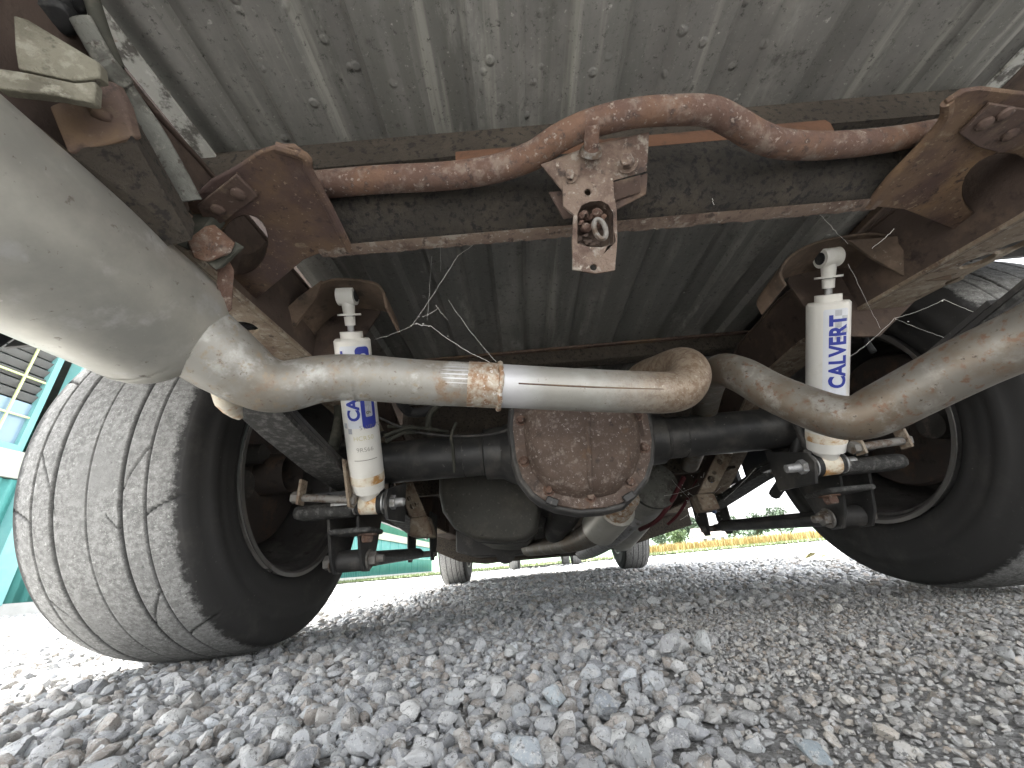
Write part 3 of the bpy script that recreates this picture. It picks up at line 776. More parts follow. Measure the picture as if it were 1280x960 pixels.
for side, (pt, pb) in ((-1, SL), (1, SRt)):
    sh, bd, at, rad, b0, b1 = shock(pt, pb, side)
    if side > 0:
        wrap(rect_mesh(0, .185, -.027, .010, .004), 'sticker', 'pale_print', bd, pt, pb, rad, b0 + .012, -.12, 1, 1, .0003)
        for k in range(10):
            if (k % 2): wrap(rect_mesh(0, .010, 0, .010), 'sticker_check', 'silver_print', bd, pt, pb, rad, b0 + .014 + (k % 5) * .0101, -.95 + (k // 5) * .33, 1, 1, .0005)
        me = text_mesh('CALVERT', .030, .0011, 1.02, 1)
        w_ = max(v.co.x for v in me.vertices)
        wrap(me, 'lettering', 'blue_print', bd, pt, pb, rad, b0 + .150, -.84, 1, -1, .0009, (.128 / w_, 1.15))
        for k in range(3): wrap(rect_mesh(0, .0016, -.010, .016 - .004 * k), 'printed_line', 'silver_print', bd, pt, pb, rad, b1 - .060 + k * .006, -.1, 1, 1, .0005)
    else:
        wrap(rect_mesh(0, .150, -.030, .022, .006), 'sticker', 'pale_print', bd, pt, pb, rad, b0 + .012, .10, 1, 1, .0003)
        wrap(rect_mesh(0, .150, -.0135, .0135, .008), 'sticker_panel', 'blue_print', bd, pt, pb, rad, b0 + .014, -.48, 1, 1, .0006)
        wrap(rect_mesh(0, .060, -.0065, .0065, .002), 'sticker_badge', 'silver_print', bd, pt, pb, rad, b0 + .082, -.48, 1, 1, .0009)
        wrap(rect_mesh(0, .022, -.006, .006, .005), 'sticker_badge', 'silver_print', bd, pt, pb, rad, b0 + .026, -.48, 1, 1, .0009)
        for k in range(2): wrap(rect_mesh(0, .010, -.004, .004), 'sticker_check', 'silver_print', bd, pt, pb, rad, b0 + .152 + (k % 2) * .0101, 1.0 - k * .3, 1, 1, .0005)
        me = text_mesh('9', .012, .0005); wrap(me, 'lettering', 'pen', bd, pt, pb, rad, b0 + .137, -.58, 1, -1, .0012)
        me = text_mesh('CALVERT', .030, .0011, 1.02, 1); w_ = max(v.co.x for v in me.vertices)
        wrap(me, 'lettering', 'blue_print', bd, pt, pb, rad, b0 + .148, .06, 1, -1, .0009, (.128 / w_, 1.0))
        for txt, px_, an_, col in (('HCR50', .185, .1, 'yellow_pen'), ('9RS66', .207, .0, 'pen'), ('SWB17CS', .165, -.3, 'pen')):
            me = text_mesh(txt, .012, -.0002); m3 = bmesh.new(); m3.from_mesh(me)
            for v in m3.verts: v.co = Vector((-v.co.y, -v.co.x, 0))
            m3.to_mesh(me); m3.free()
            wrap(me, 'handwriting', col, bd, pt, pb, rad, b0 + px_, an_ + .45, 1, 1, .0006)
        wrap(rect_mesh(0, .0012, -.022, .020), 'handwriting', 'pen', bd, pt, pb, rad, b0 + .223, 0, 1, 1, .0006)

# ---- upper shock brackets: a band bent over the shock's eye, with a back web out to the rail
def shock_bracket(arcpx, d, backpx, mat='frame_tan'):
    pth = [P(x, y, d) for x, y in arcpx]
    pth, _ = smooth_path(pth, [1] * len(pth), 5)
    o = MB().strip(pth, (0, .075, -.006), .005).build('shock_bracket', mat, truck, .001)
    MB().plate([PY(x, y, pth[0].y + .074) for x, y in backpx], (0, .004, 0)).build('bracket_web', 'rust_dark', o)
    return o
MAT['bracket_brown'] = layered('bracket_brown', (.090, .064, .046), [((.15, .105, .075), 16, .45, .65), ((.045, .034, .027), 30, .55, .7), ((.19, .16, .12), 80, .62, .74)], .85, 0, ((90, .5, .002),))
shock_bracket([(485, 384), (476, 357), (452, 349), (415, 348), (385, 362), (362, 388), (346, 416)], .665, [(350, 425), (385, 362), (450, 348), (482, 365), (474, 392), (420, 470), (380, 470)], 'bracket_brown')
shock_bracket([(984, 356), (978, 340), (992, 320), (1020, 305), (1060, 296), (1105, 294), (1150, 312), (1172, 345)], .645, [(985, 352), (1000, 315), (1060, 296), (1160, 318), (1175, 345), (1100, 420), (1030, 420)], 'bracket_brown')
MB().plate([P(1060, 300, .640), P(1140, 294, .625), P(1192, 300, .60), P(1190, 350, .60), P(1142, 352, .62), P(1090, 322, .635)], (0, .005, .004)).build('bracket_plate', 'bracket_brown', truck, .001)
MB().plate([P(340, 402, .64), P(372, 372, .65), P(402, 350, .66), P(395, 372, .665), P(362, 415, .655)], (0, .006, .002)).build('bracket_plate', 'bracket_brown', truck, .001)

# ---- rear axle
DX = (PY(735, 560, .73)).x
for sx in (-1, 1):
    tb = MB().tube([(DX + sx * .08, .905, .355), (DX + sx * .15, .915, .357), (DX + sx * .17, .918, .36), (DX + sx * .212, .918, .36), (DX + sx * .215, .918, .36), (sx * .60, .918, .36)], [.098, .072, .063, .060, .050, .049], 36)
    at_ = tb.build('axle_tube', 'black_paint', truck)
    MB().tube([(DX + sx * .216, .918, .36), (DX + sx * .223, .918, .36)], .0520, 36).build('weld_ring', 'dark_steel', at_)
    MB().tube([(DX + sx * .262, .918, .36), (DX + sx * .2640, .918, .36)], .0508, 36).build('brake_line_clip', 'dusty_black', at_)
DC = [(643, 510), (641, 535), (646, 575), (653, 597), (668, 616), (680, 625), (697, 632), (725, 637), (755, 635), (777, 629), (793, 613), (805, 597), (812, 575), (814, 550), (808, 515), (795, 488), (770, 470), (735, 463), (695, 467), (662, 482)]
dcv = .728
outl = [PY(x, y, dcv) for x, y in DC]; cen = sum(outl, Vector()) / len(outl)
def ring(sc, dy, dz=0): return [cen + (p - cen) * sc + Vector((0, dy, dz)) for p in outl]
h_ = MB().rings([ring(1.05, .004), ring(1.09, .012), ring(1.09, .030), ring(.98, .06), ring(.8, .12), ring(.55, .22), ring(.30, .30)])
hs_o = h_.build('axle_housing', 'dark_steel', truck, .002)
cv = MB().rings([ring(1.0, .0035), ring(1.0, -.003), ring(.985, -.0045), ring(.845, -.0045), ring(.825, -.009), ring(.79, -.020), ring(.74, -.030), ring(.66, -.038), ring(.52, -.046), ring(.36, -.051), ring(.18, -.053), ring(.04, -.0535)])
MAT['cover_rust'] = layered('cover_rust', (.092, .064, .050), [((.125, .088, .068), 14, .44, .62), ((.21, .17, .145), 70, .50, .68), ((.34, .30, .27), 190, .59, .68), ((.13, .080, .052), 20, .58, .70), ((.05, .035, .03), 30, .60, .72)], .65, .15, ((60, .4, .002), (240, .6, .0012)))
cover = cv.build('differential_cover', 'cover_rust', truck, angle=50)
# vertical crease and the raised belt round the dome
MB().tube([PY(736, 490, dcv - .042), PY(735, 540, dcv - .0535), PY(737, 585, dcv - .047), PY(738, 606, dcv - .036), PY(738, 614, dcv - .020)], [.004, .005, .005, .004, .003], 10, sub=5).build('cover_crease', 'cover_rust', cover)
for (x, y) in ((655, 577), (651, 526), (686, 613), (738, 621), (787, 603), (805, 560), (797, 520)):
    c = PY(x, y, dcv - .0046)
    MB().hexbolt(c, (0, -1, 0), .0075, .010).build('cover_bolt', 'rust', cover)
for x, y in ((648, 590), (799, 600)): pass
for q in ((690, 627), (786, 621)):
    MB().box(PY(q[0], q[1], dcv - .006), (.022, .012, .013), Matrix.Rotation(R(25 if q[0] < 730 else -25), 3, 'Y')).build('pry_tab', 'dark_steel', cover, .002)
MB().plate([PY(x, y, dcv - .006) for x, y in ((789, 517), (801, 519), (806, 545), (795, 547))], (0, .003, 0)).build('tag_plate', 'rust_dark', cover)

def stained_pipe():
    # heat-stained, rust-freckled bend at the end of the pipe (wear that stays with the pipe)
    m, nt, b = new_mat('pipe_over_axle')
    sx = nd(nt, 'ShaderNodeSeparateXYZ'); tc = nd(nt, 'ShaderNodeTexCoord'); tc.name = 'TC'
    nt.links.new(tc.outputs['Object'], sx.inputs[0])
    ad = nd(nt, 'ShaderNodeMath', operation='ADD'); nt.links.new(sx.outputs[0], ad.inputs[0]); nt.links.new(mul(nt, noise(nt, 60, 6, .8), .16), ad.inputs[1])
    f = ramp(nt, ad.outputs[0], .02, .17)
    hot = ramp(nt, sx.outputs[0], -.10, -.165)
    clean = mix(nt, ramp(nt, noise(nt, 12, 5), .42, .64), (.31, .30, .27), (.39, .385, .36))
    clean = mix(nt, ramp(nt, noise(nt, 110, 6, .8), .60, .68), clean, (.165, .13, .10))
    clean = mix(nt, mul(nt, hot, .75), clean, (.55, .55, .57))
    rusty = mix(nt, ramp(nt, noise(nt, 90, 6, .8), .42, .60), (.27, .215, .16), (.165, .108, .070))
    rusty = mix(nt, ramp(nt, noise(nt, 170, 5, .8), .58, .68), rusty, (.42, .38, .32))
    nt.links.new(mix(nt, f, clean, rusty), b.inputs['Base Color'])
    b.inputs['Metallic'].default_value = .4; b.inputs['Roughness'].default_value = .5
    bump(nt, b, noise(nt, 200, 5, .8), .25, .001)
    return m
MAT['pipe_over_axle'] = stained_pipe()
# ---- left exhaust: muffler, neck and pipe up over the axle
mr = .072; mC = Vector((-.537, .355, .384)); ax_ = Vector((0, 1, .022)).normalized()
mA = mC - ax_ * .62
muf = MB().tube([mA, mC - ax_ * .020, mC - ax_ * .011, mC - ax_ * .004, mC + ax_ * .002, mC + ax_ * .012, mC + ax_ * .019, mC + ax_ * .022], [mr, mr, mr * .995, mr * .975, mr * .94, mr * .80, mr * .62, .040], 72).build('muffler', 'aluminised', truck, angle=28)
MB().tube([mC - ax_ * .0195, mC - ax_ * .0165], mr + .0007, 72, cap=False).build('end_seam', 'aluminised', muf)
pl = [(250, 427, .434), (285, 452, .448), (320, 475, .463), (354, 483, .478), (400, 474, .50), (450, 472, .512), (530, 478, .522), (620, 482, .53), (720, 487, .542), (800, 490, .552), (838, 490, .558), (856, 482, .570), (862, 466, .592), (852, 457, .630), (828, 463, .690), (800, 475, .78), (790, 500, .9)]
rr_ = [.043, .040, .0345, .0320] + [.0305] * 13
pp = [P(*a) for a in pl]
cut = 7
MB().tube(pp[:cut + 1], rr_[:cut + 1], 32, sub=6).build('tail_pipe', 'pipe_left', truck, angle=60)
ov = MB().tube(pp[cut - 1:], [.0300] * (len(pp) - cut + 1), 32, sub=6).build('over_axle_pipe', 'pipe_over_axle', truck, angle=60)
dd = (pp[8] - pp[6]).normalized()
wb_ = P(624, 482, .5305)
loop = circle(wb_, dd.orthogonal().normalized() * .0316, dd.cross(dd.orthogonal().normalized()) * .0316, 30)
rs_ = random.Random(2)
MB().tube([p + Vector((rs_.uniform(-1, 1), rs_.uniform(-1, 1), rs_.uniform(-1, 1))) * .0012 for p in loop] + [loop[0]], .0034, 8).build('weld_bead', 'weld', ov)
MB().tube([P(585, 480, .5265), P(622, 482, .530)], .0311, 32, cap=False).build('slip_joint', 'weld', ov)
MB().tube([P(449, 472.5, .512), P(447, 472.5, .5118)], .0314, 32, cap=False).build('pipe_step', 'pipe_left', ov)
# welded seam along the pipe
v = (CAM - wb_).normalized(); sd1 = (v - dd * v.dot(dd)).normalized(); up_ = dd.cross(sd1)
MB().tube([P(645, 483, .533) + sd1 * .0295 - up_ * .004, P(740, 487.5, .5445) + sd1 * .0295 - up_ * .004, P(830, 490, .557) + sd1 * .0293 - up_ * .004], .0012, 6, sub=3).build('seam', 'rust_plate', ov)
MB().tube([P(278, 452, .447), P(285, 500, .49), P(300, 522, .515)], [.018, .015, .004], 14, sub=3).build('pipe_flange', 'white_stained', truck)

# ---- right exhaust pipe
pr_ = [(862, 580, 1.25), (874, 545, 1.06), (882, 505, .92), (888, 478, .79), (900, 463, .70), (925, 468, .64), (965, 490, .592), (1010, 509, .548), (1048, 521, .515), (1076, 521, .498), (1104, 509, .485), (1150, 485, .462), (1215, 452, .43), (1290, 418, .398), (1400, 360, .35), (1560, 275, .30)]
MB().tube([P(*a) for a in pr_], [.0290] * 10 + [.0305] * 6, 32, sub=6).build('exhaust_pipe', 'pipe_right', truck, angle=60)

# ---- wheels
def tyre_mesh(nseg, prof_step, name):
    hw, rad = .1325, .362
    px_ = []
    # tread
    for u in np.arange(-.128, .12801, prof_step): px_.append((u, rad - .016 * (abs(u) / .128) ** 3.6, 1))
    sh_ = [(.1335, .339), (.137, .326), (.1405, .310), (.1415, .309), (.1425, .300), (.1435, .292), (.142, .290), (.143, .282), (.141, .268), (.138, .256), (.1385, .252), (.134, .240), (.127, .231), (.119, .2255), (.105, .222)]
    prof = [(-a, b, 0) for a, b in sh_[::-1]] + px_ + [(a, b, 0) for a, b in sh_]
    pf = np.array(prof); n = len(pf); th = np.arange(nseg) * 2 * np.pi / nseg
    U = np.repeat(pf[None, :, 0], nseg, 0); Rr = np.repeat(pf[None, :, 1], nseg, 0); TR_ = np.repeat(pf[None, :, 2], nseg, 0); T = np.repeat(th[:, None], n, 1)
    m = np.zeros_like(U)
    for g0, w in ((-.086, .0011), (-.052, .0021), (0.0, .0006), (.050, .0021), (.084, .0011)):
        m = np.maximum(m, np.clip(1.6 - np.abs(U - g0) / w, 0, 1) * TR_)
    per = 2 * np.pi / 10
    def slash(u0, u1, t0, t1, curve, w, per_=per, ph=0):
        q = np.clip((U - u0) / (u1 - u0), 0, 1); inside = (U > min(u0, u1)) & (U < max(u0, u1))
        tt = t0 + (t1 - t0) * q ** curve + ph
        d = (T - tt + per_ / 2) % per_ - per_ / 2
        return np.clip(1.6 - np.abs(d) * .36 / w, 0, 1) * inside * TR_
    for sgn in (-1, 1):
        m = np.maximum(m, slash(sgn * .046, sgn * .084, 0, -.26, .7, .0015))
        m = np.maximum(m, slash(sgn * .084, sgn * .128, .05, -.03, .5, .0016))
        m = np.maximum(m, slash(sgn * .052, sgn * .030, .10, .02, 1, .0009) * (sgn > 0))
    Rr = Rr - m * .0045
    V = np.stack([U, Rr * np.cos(T), Rr * np.sin(T)], -1).reshape(-1, 3)
    i = np.arange(nseg * n).reshape(nseg, n); j = np.roll(i, -1, 0)
    Fq = np.stack([i[:, :-1], j[:, :-1], j[:, 1:], i[:, 1:]], -1).reshape(-1, 4)
    return np_mesh(name, V, Fq, 'tyre', True, [('groove', 'FLOAT', m.ravel())])
TY = tyre_mesh(640, .0016, 'tyre'); TYF = tyre_mesh(240, .004, 'tyre_front')
def rim_lathe(inner):
    # inner = +1 or -1: side that faces the truck's middle
    k = inner
    return [(k * .120, .2165), (k * .131, .226), (k * .134, .2295), (k * .1355, .228), (k * .133, .222), (k * .124, .2155), (k * .118, .208), (k * .070, .204), (k * .04, .196), (-k * .06, .195), (-k * .075, .185), (-k * .085, .14), (-k * .07, .09), (-k * .07, .0)]
def wheel(x, y, inner, tyre_me, rear=True, squash=True):
    w = bpy.data.objects.new('wheel', None); COL.objects.link(w); w.location = (x, y, .357); child(w, truck)
    w.location = (x, y, .357)
    t = link('tyre', tyre_me); t.parent = w; t.rotation_euler = (.35, 0, 0)
    r_ = MB().lathe(rim_lathe(inner), (0, 0, 0), (1, 0, 0), 72).build('rim', 'rim_steel'); r_.parent = w
    s_ = r_.modifiers.new('thickness', 'SOLIDIFY'); s_.thickness = .004
    l_ = MB().lathe([(inner * .1352, .2290), (inner * .1375, .2300), (inner * .1372, .2225), (inner * .1325, .2180), (inner * .130, .2200)], (0, 0, 0), (1, 0, 0), 72, closed=True).build('rim_lip', 'rim_lip'); l_.parent = w
    if rear:
        d = MB().lathe([(-inner * .05, .0), (-inner * .05, .150), (-inner * .045, .158), (inner * .020, .158), (inner * .026, .152), (inner * .030, .10), (inner * .034, .05), (inner * .10, .046)], (0, 0, 0), (1, 0, 0), 56).build('brake_drum', 'iron_drum'); d.parent = w
        c = MB().tube([(inner * .03, -.12, -.05), (inner * .075, -.12, -.05)], [.036, .030], 20).build('brake_cylinder', 'caliper'); c.parent = w
        c = MB().tube([(inner * .04, -.10, .02), (inner * .085, -.10, .02), (inner * .09, -.09, .02)], [.026, .022, .010], 20).build('brake_adjuster', 'caliper'); c.parent = w
        # the bulge where the tyre takes the weight is left out: the stones close round the contact patch
    return w
TRK = .782
wheel(-.797, .915, 1, TY); w2 = wheel(TRK, .918, -1, TY)
w2.children[0].rotation_euler = (1.1, 0, math.pi)
w3 = wheel(-.79, 3.88, 1, TYF, False); w4 = wheel(.79, 3.88, -1, TYF, False)
for w_ in (w3, w4): w_.scale = (.80, 1, 1)

# ---- leaf springs, clamps, plates and traction bars
def spring(sx, sp, mat):
    """sp: centreline points (y, z) from the rear shackle to the front eye"""
    x0 = sx * .525
    ls = MB().strip([(x0 - .032, y, z) for y, z in sp], (.064, 0, 0), .008).build('leaf_spring', 'dusty_black', truck, .001)
    MB().strip([(x0 - .031, y, z + .0095) for y, z in sp[1:-1]], (.062, 0, 0), .008).build('second_leaf', 'dark_steel', ls, .001)
    MB().strip([(x0 - .030, y, z + .019) for y, z in sp[2:-2]], (.060, 0, 0), .008).build('third_leaf', 'dark_steel', ls, .001)
    for e in (sp[0], sp[-1]): MB().tube([(x0 - .034, e[0], e[1] + .012), (x0 + .034, e[0], e[1] + .012)], .022, 18).build('spring_eye', 'dark_steel', ls)
    return ls
spL = [(.27, .405), (.35, .388), (.45, .365), (.58, .335), (.72, .310), (.85, .298), (.99, .292), (1.15, .280), (1.32, .258), (1.50, .236)]
for sx in (-1, 1):
    ls = spring(sx, spL, 'dusty_black')
    MB().strip([(sx * .525 - .029, y, z - .0042) for y, z in spL[6:-1]], (.058, 0, 0), .003).build('lit_dusty_underside', 'frame_tan', ls)  # added pale strip: dust and light from below painted under the front leaf
def seat(sx):
    x0 = sx * .525
    # spring plate under the axle
    sp_ = MB().box((x0 - sx * .005, .905, .276), (.15, .17, .014)).build('spring_plate', 'black_paint', truck, .002)
    for dx in (-.046, .046):
        ub = [(x0 + dx, .918 - .062, .262), (x0 + dx, .918 - .062, .37)] + [(x0 + dx, .918 - .062 * math.cos(t), .37 + .062 * math.sin(t)) for t in np.linspace(0, math.pi, 9)] + [(x0 + dx, .918 + .062, .262)]
        MB().tube(ub, .0065, 10).build('u_bolt', 'dark_steel', sp_)
        for dy in (-.062, .062): MB().hexbolt((x0 + dx, .918 + dy, .268), (0, 0, -1), .0105, .013).build('u_bolt_nut', 'rust', sp_)
    # shock foot reaching back from the plate to the lower shock eye
    # traction bar bracket: two cheeks hanging below the plate
    for dx in (-.030, .030):
        MB().plate([(x0 + dx, .80, .275), (x0 + dx, .97, .275), (x0 + dx, .93, .16), (x0 + dx, .90, .125), (x0 + dx, .868, .125), (x0 + dx, .845, .155)], (.006, 0, 0)).build('bracket_cheek', 'black_paint', sp_, .001)
    # bar with bushes and bolts
    y0, y1, z0, z1 = .885, 1.47, .148, .175
    tb = MB().tube([(x0, y0 + .02, z0), (x0, y1 - .03, z1)], .0165, 24).build('traction_bar', 'black_paint', truck)
    MB().tube([(x0, y0 + .022, z0 + .001), (x0, y1 - .032, z1 + .001)], .0170, 6).build('bar_ridge', 'dark_steel', tb)
    MB().tube([(x0 - .027, y0, z0), (x0 + .027, y0, z0)], .0215, 26).build('bar_bush', 'dark_steel', tb)
    for q in (-1, 1):
        MB().tube([(x0 + q * .037, y0, z0), (x0 + q * .041, y0, z0)], .020, 22).build('washer', 'old_bolt', tb)
        MB().tube([(x0 + q * .041, y0, z0), (x0 + q * .054, y0, z0), (x0 + q * .056, y0, z0)], [.0145, .0145, .010], 6).build('bar_bolt', 'old_bolt', tb)
    MB().tube([(x0 - sx * .056, y0, z0), (x0 - sx * .070, y0, z0)], [.0085, .0075], 12).build('bolt_end', 'old_bolt', tb)
    MB().tube([(x0, y1 - .05, z1 - .001), (x0, y1 + .02, z1 + .001)], .010, 14).build('bar_end', 'dark_steel', tb)
    MB().tube([(x0, y1 - .04, z1), (x0, y1 - .025, z1)], .016, 6).build('lock_nut', 'dark_steel', tb)
    # front hanger plates around the spring eye
    for dx in (-.042, .036):
        MB().plate([(x0 + dx, 1.44, .31), (x0 + dx, 1.55, .31), (x0 + dx, 1.545, .20), (x0 + dx, 1.50, .150), (x0 + dx, 1.465, .150), (x0 + dx, 1.45, .20)], (.007, 0, 0)).build('bar_hanger', 'dark_steel', tb, .002)
    MB().tube([(x0 - .055, 1.482, .172), (x0 + .055, 1.482, .172)], .0105, 12).build('hanger_bolt', 'old_bolt', tb)
    MB().box((x0, 1.52, .335), (.085, .11, .09)).build('spring_hanger', 'rust_dark', truck, .006)
seat(-1); seat(1)
# foot that carries each lower shock eye
for sx, pb in ((-1, SL[1]), (1, SRt[1])):
    xs_ = pb.x
    MB().plate([(xs_ + .035 * -sx, pb.y - .02, pb.z + .02), (xs_ - sx * .035, pb.y + .10, pb.z + .055), (xs_ - sx * .035, pb.y + .10, pb.z - .03), (xs_ - sx * .035, pb.y - .01, pb.z - .035), (xs_ - sx * .035, pb.y - .03, pb.z)], (-sx * .006, 0, 0)).build('shock_foot', 'black_paint', truck, .001)
    MB().box((xs_ + sx * .09, pb.y + .015, pb.z - .006), (.125, .050, .028)).build('foot_bar', 'dusty_black', truck, .012)
    MB().box((xs_ + sx * .045, pb.y + .055, pb.z - .046), (.085, .08, .010)).build('foot_plate', 'dusty_black', truck, .004)
    MB().hexbolt((xs_ + sx * .02, pb.y + .05, pb.z - .052), (0, 0, -1), .0125, .016).build('foot_bolt', 'rust', truck)
    MB().tube([(xs_ + .004, pb.y - .012, pb.z + .026), (xs_ + .004, pb.y - .022, pb.z + .030)], [.011, .0105], 14).build('clamp_screw', 'zinc', truck)
# spring clamp with its long bolt, both sides
def clamp(a, b, arms):
    a, b = Vector(a), Vector(b)
    o = MB().tube([a, b], .0072, 14).build('clamp_bolt', 'old_bolt', truck)
    u = (b - a).normalized()
    MB().tube([a - u * .012, a], .0115, 6).build('clamp_nut', 'old_bolt', o)
    MB().tube([b, b + u * .010], .0115, 6).build('clamp_head', 'old_bolt', o)
    for q, e in ((a, arms[0]), (b, arms[1])):
        MB().plate([q + Vector((0, -.011, -.014)), q + Vector((0, .011, -.014)), e + Vector((0, .011, .0)), e + Vector((0, -.011, .0))], u * .005).build('clamp_arm', 'frame_tan', o, .001)
a, b = P(374, 622, .735), P(438, 625, .735)
clamp(a, b, (P(378, 600, .735), P(430, 575, .735)))
a, b = P(1072, 559, .70), P(1128, 551, .70)
clamp(a, b, (P(1066, 545, .705), P(1122, 538, .705)))

# ---- fuel tank, front mufflers and pipes ahead of the axle
tk = [(548, 560), (547, 615), (552, 640), (566, 660), (592, 675), (630, 678), (658, 675), (672, 664), (676, 640), (672, 560)]
y0, y1 = 1.16, 1.85
f0 = [PY(x, y, y0) for x, y in tk]; cc = sum(f0, Vector()) / len(f0)
lo = lambda s_, dy: [cc + (p - cc) * s_ + Vector((0, dy, 0)) for p in f0]
tank = MB().rings([lo(.86, -.012), lo(.93, -.006), lo(.99, .012), lo(1.0, .03), lo(1.0, y1 - y0)]).build('fuel_tank', 'tank', truck, angle=60)
MB().strip([p + Vector((0, .10, 0)) + (p - cc).normalized() * .002 for p in f0], (0, .03, 0), .003).build('tank_strap', 'dark_steel', tank)
def tube_part(name, pts_, rad, mat, y_=None, seg=24, sub=4):
    return MB().tube([PY(*p) for p in pts_], rad, seg, sub=sub).build(name, mat, truck, angle=60)
# short muffler with its slanted pale end
e0, e1 = PY(818, 606, 1.16), PY(775, 668, 1.75)
fm = MB().tube([e0, e1], [.066, .066], 40).build('front_muffler', 'aluminised', truck)
MB().tube([e0 - (e1 - e0).normalized() * .002, e0 + (e1 - e0).normalized() * .012], .0675, 40).build('muffler_end', 'grey_strap', fm)
tube_part('front_pipe', [(782, 618, .98), (772, 634, 1.02), (760, 647, 1.06)], [.036, .037, .037], 'weld')
sl_ = MB().tube([PY(770, 634, 1.03), PY(749, 660, 1.14)], [.050, .049], 36).build('pipe_sleeve', 'aluminised', truck)
MB().tube([PY(748.5, 660.5, 1.143), PY(745, 664, 1.16)], [.044, .036], 30).build('sleeve_cone', 'aluminised', sl_)
tube_part('front_pipe', [(748, 661, 1.14), (736, 669, 1.20), (718, 677, 1.28), (695, 681, 1.40), (660, 686, 1.7)], [.034, .032, .029, .028, .028], 'pipe_right')
tube_part('front_pipe', [(790, 645, 1.30), (766, 668, 1.45), (742, 684, 1.75), (728, 690, 2.1)], [.036, .036, .036, .036], 'zinc')
tube_part('front_pipe', [(716, 628, 1.12), (704, 646, 1.20), (694, 662, 1.30), (690, 670, 1.36)], [.040, .042, .036, .020], 'dark_steel')
MB().box(PY(710, 668, 1.35), (.09, .05, .012), Matrix.Rotation(R(8), 3, 'Y')).build('pipe_hanger', 'frame_tan', truck, .002)
MB().tube([PY(632, 692, 1.9), PY(632, 692, 1.86)], .042, 24).build('gearbox_plug', 'dark_steel', truck)
tube_part('brake_hose', [(855, 596, 1.1), (840, 625, 1.15), (822, 650, 1.2), (800, 662, 1.3)], .0065, 'red_wire', seg=10)
tube_part('brake_hose', [(872, 600, 1.12), (850, 640, 1.2), (835, 655, 1.25)], .0045, 'red_wire', seg=10)
# transmission, engine pan, front cross members and the floor of the cab
MB().rings([[Vector((x * s_ - .03, y, .33 + z * s_)) for x, z in ((-.16, .12), (.16, .12), (.17, 0), (.12, -.12), (-.12, -.12), (-.17, 0))] for y, s_ in ((1.95, .55), (2.3, .75), (2.6, 1.0), (2.95, 1.2))]).build('transmission', 'dark_steel', truck, .01)
MB().rings([[Vector((x - .03, y, z)) for x, z in ((-.2, .45), (.2, .45), (.19, .22 + dz), (.12, .19 + dz), (-.12, .19 + dz), (-.19, .22 + dz))] for y, dz in ((2.95, .03), (3.1, 0), (3.45, 0), (3.6, .03))]).build('engine_pan', 'dark_steel', truck, .01)
def skid(name, y0, y1, pxs, top, mat):
    lo = [PY(x, y, y0) for x, y in pxs]
    front = lo + [Vector((p.x, p.y, top)) for p in lo[::-1]]
    return MB().plate(front, (0, y1 - y0, 0)).build(name, mat, truck, .006)
skid('gearbox_cross_member', 2.35, 2.46, [(545, 690), (574, 702), (607, 705), (640, 700), (672, 697), (700, 695)], .34, 'grime')
skid('skid_plate', 2.05, 2.60, [(690, 690), (735, 692), (782, 684), (806, 676), (828, 668), (866, 656)], .36, 'grime')
skid('gearbox_pan', 2.0, 2.5, [(570, 690), (590, 696), (640, 694), (700, 688), (720, 680)], .34, 'dark_steel')
for pts_, hs_, bl_ in ((((491, 597), (513, 596), (533, 644), (512, 647)), ((506, 610, 3.4), (511, 623, 2.8), (516, 632, 4.0)), ((512, 647), (533, 644), (541, 671), (511, 671))),
                  (((899, 560), (922, 560), (893, 615), (871, 617)), ((900, 577, 3.6), (893, 591, 2.4), (889, 599, 4.2)), ((871, 617), (893, 615), (902, 636), (880, 639)))):
    lo = [PY(x, y, 1.07) for x, y in pts_]
    pb_ = MB().plate(lo, (0, .005, 0), [circle(PY(x, y, 1.07), (r_ / F_PX * 1.1, 0, 0), (0, 0, r_ / F_PX * 1.1), 14) for x, y, r_ in hs_]).build('perforated_bracket', 'frame_tan', truck, .001)
    MB().plate([lo[0], lo[3], lo[3] + Vector((0, .07, 0)), lo[0] + Vector((0, .07, 0))], (.004, 0, 0)).build('bracket_flange', 'rust_dark', pb_)
    q = [PY(x, y, 1.068) for x, y in bl_]
    MB().plate(q, (0, .06, 0)).build('hanger_block', 'frame_tan', truck, .006)
MB().rings([[Vector((x, y, z + dz)) for y, z in ((3.62, .32), (3.62, .17), (3.66, .145), (3.80, .145), (3.84, .17), (3.84, .32))] for x, dz in ((-.62, .10), (-.45, .0), (.45, .0), (.62, .10))]).build('front_cross_member', 'grime', truck, .004)
for sx in (-1, 1):
    MB().tube([(sx * .3, 3.85, .27), (sx * .68, 3.87, .24)], .026, 14).build('control_arm', 'dark_steel', truck)
    MB().rings([[Vector((sx * x, y, z)) for x, z in ((.50, .27), (.585, .27), (.585, .39), (.50, .39))] for y in (1.9, 4.55)]).build('front_rail', 'rust_dark', truck, .004)
dsh = MB().tube([(DX, .98, .345), (DX, 1.06, .345), (-.03, 1.95, .34)], [.05, .038, .038], 24).build('drive_shaft', 'black_paint', truck)
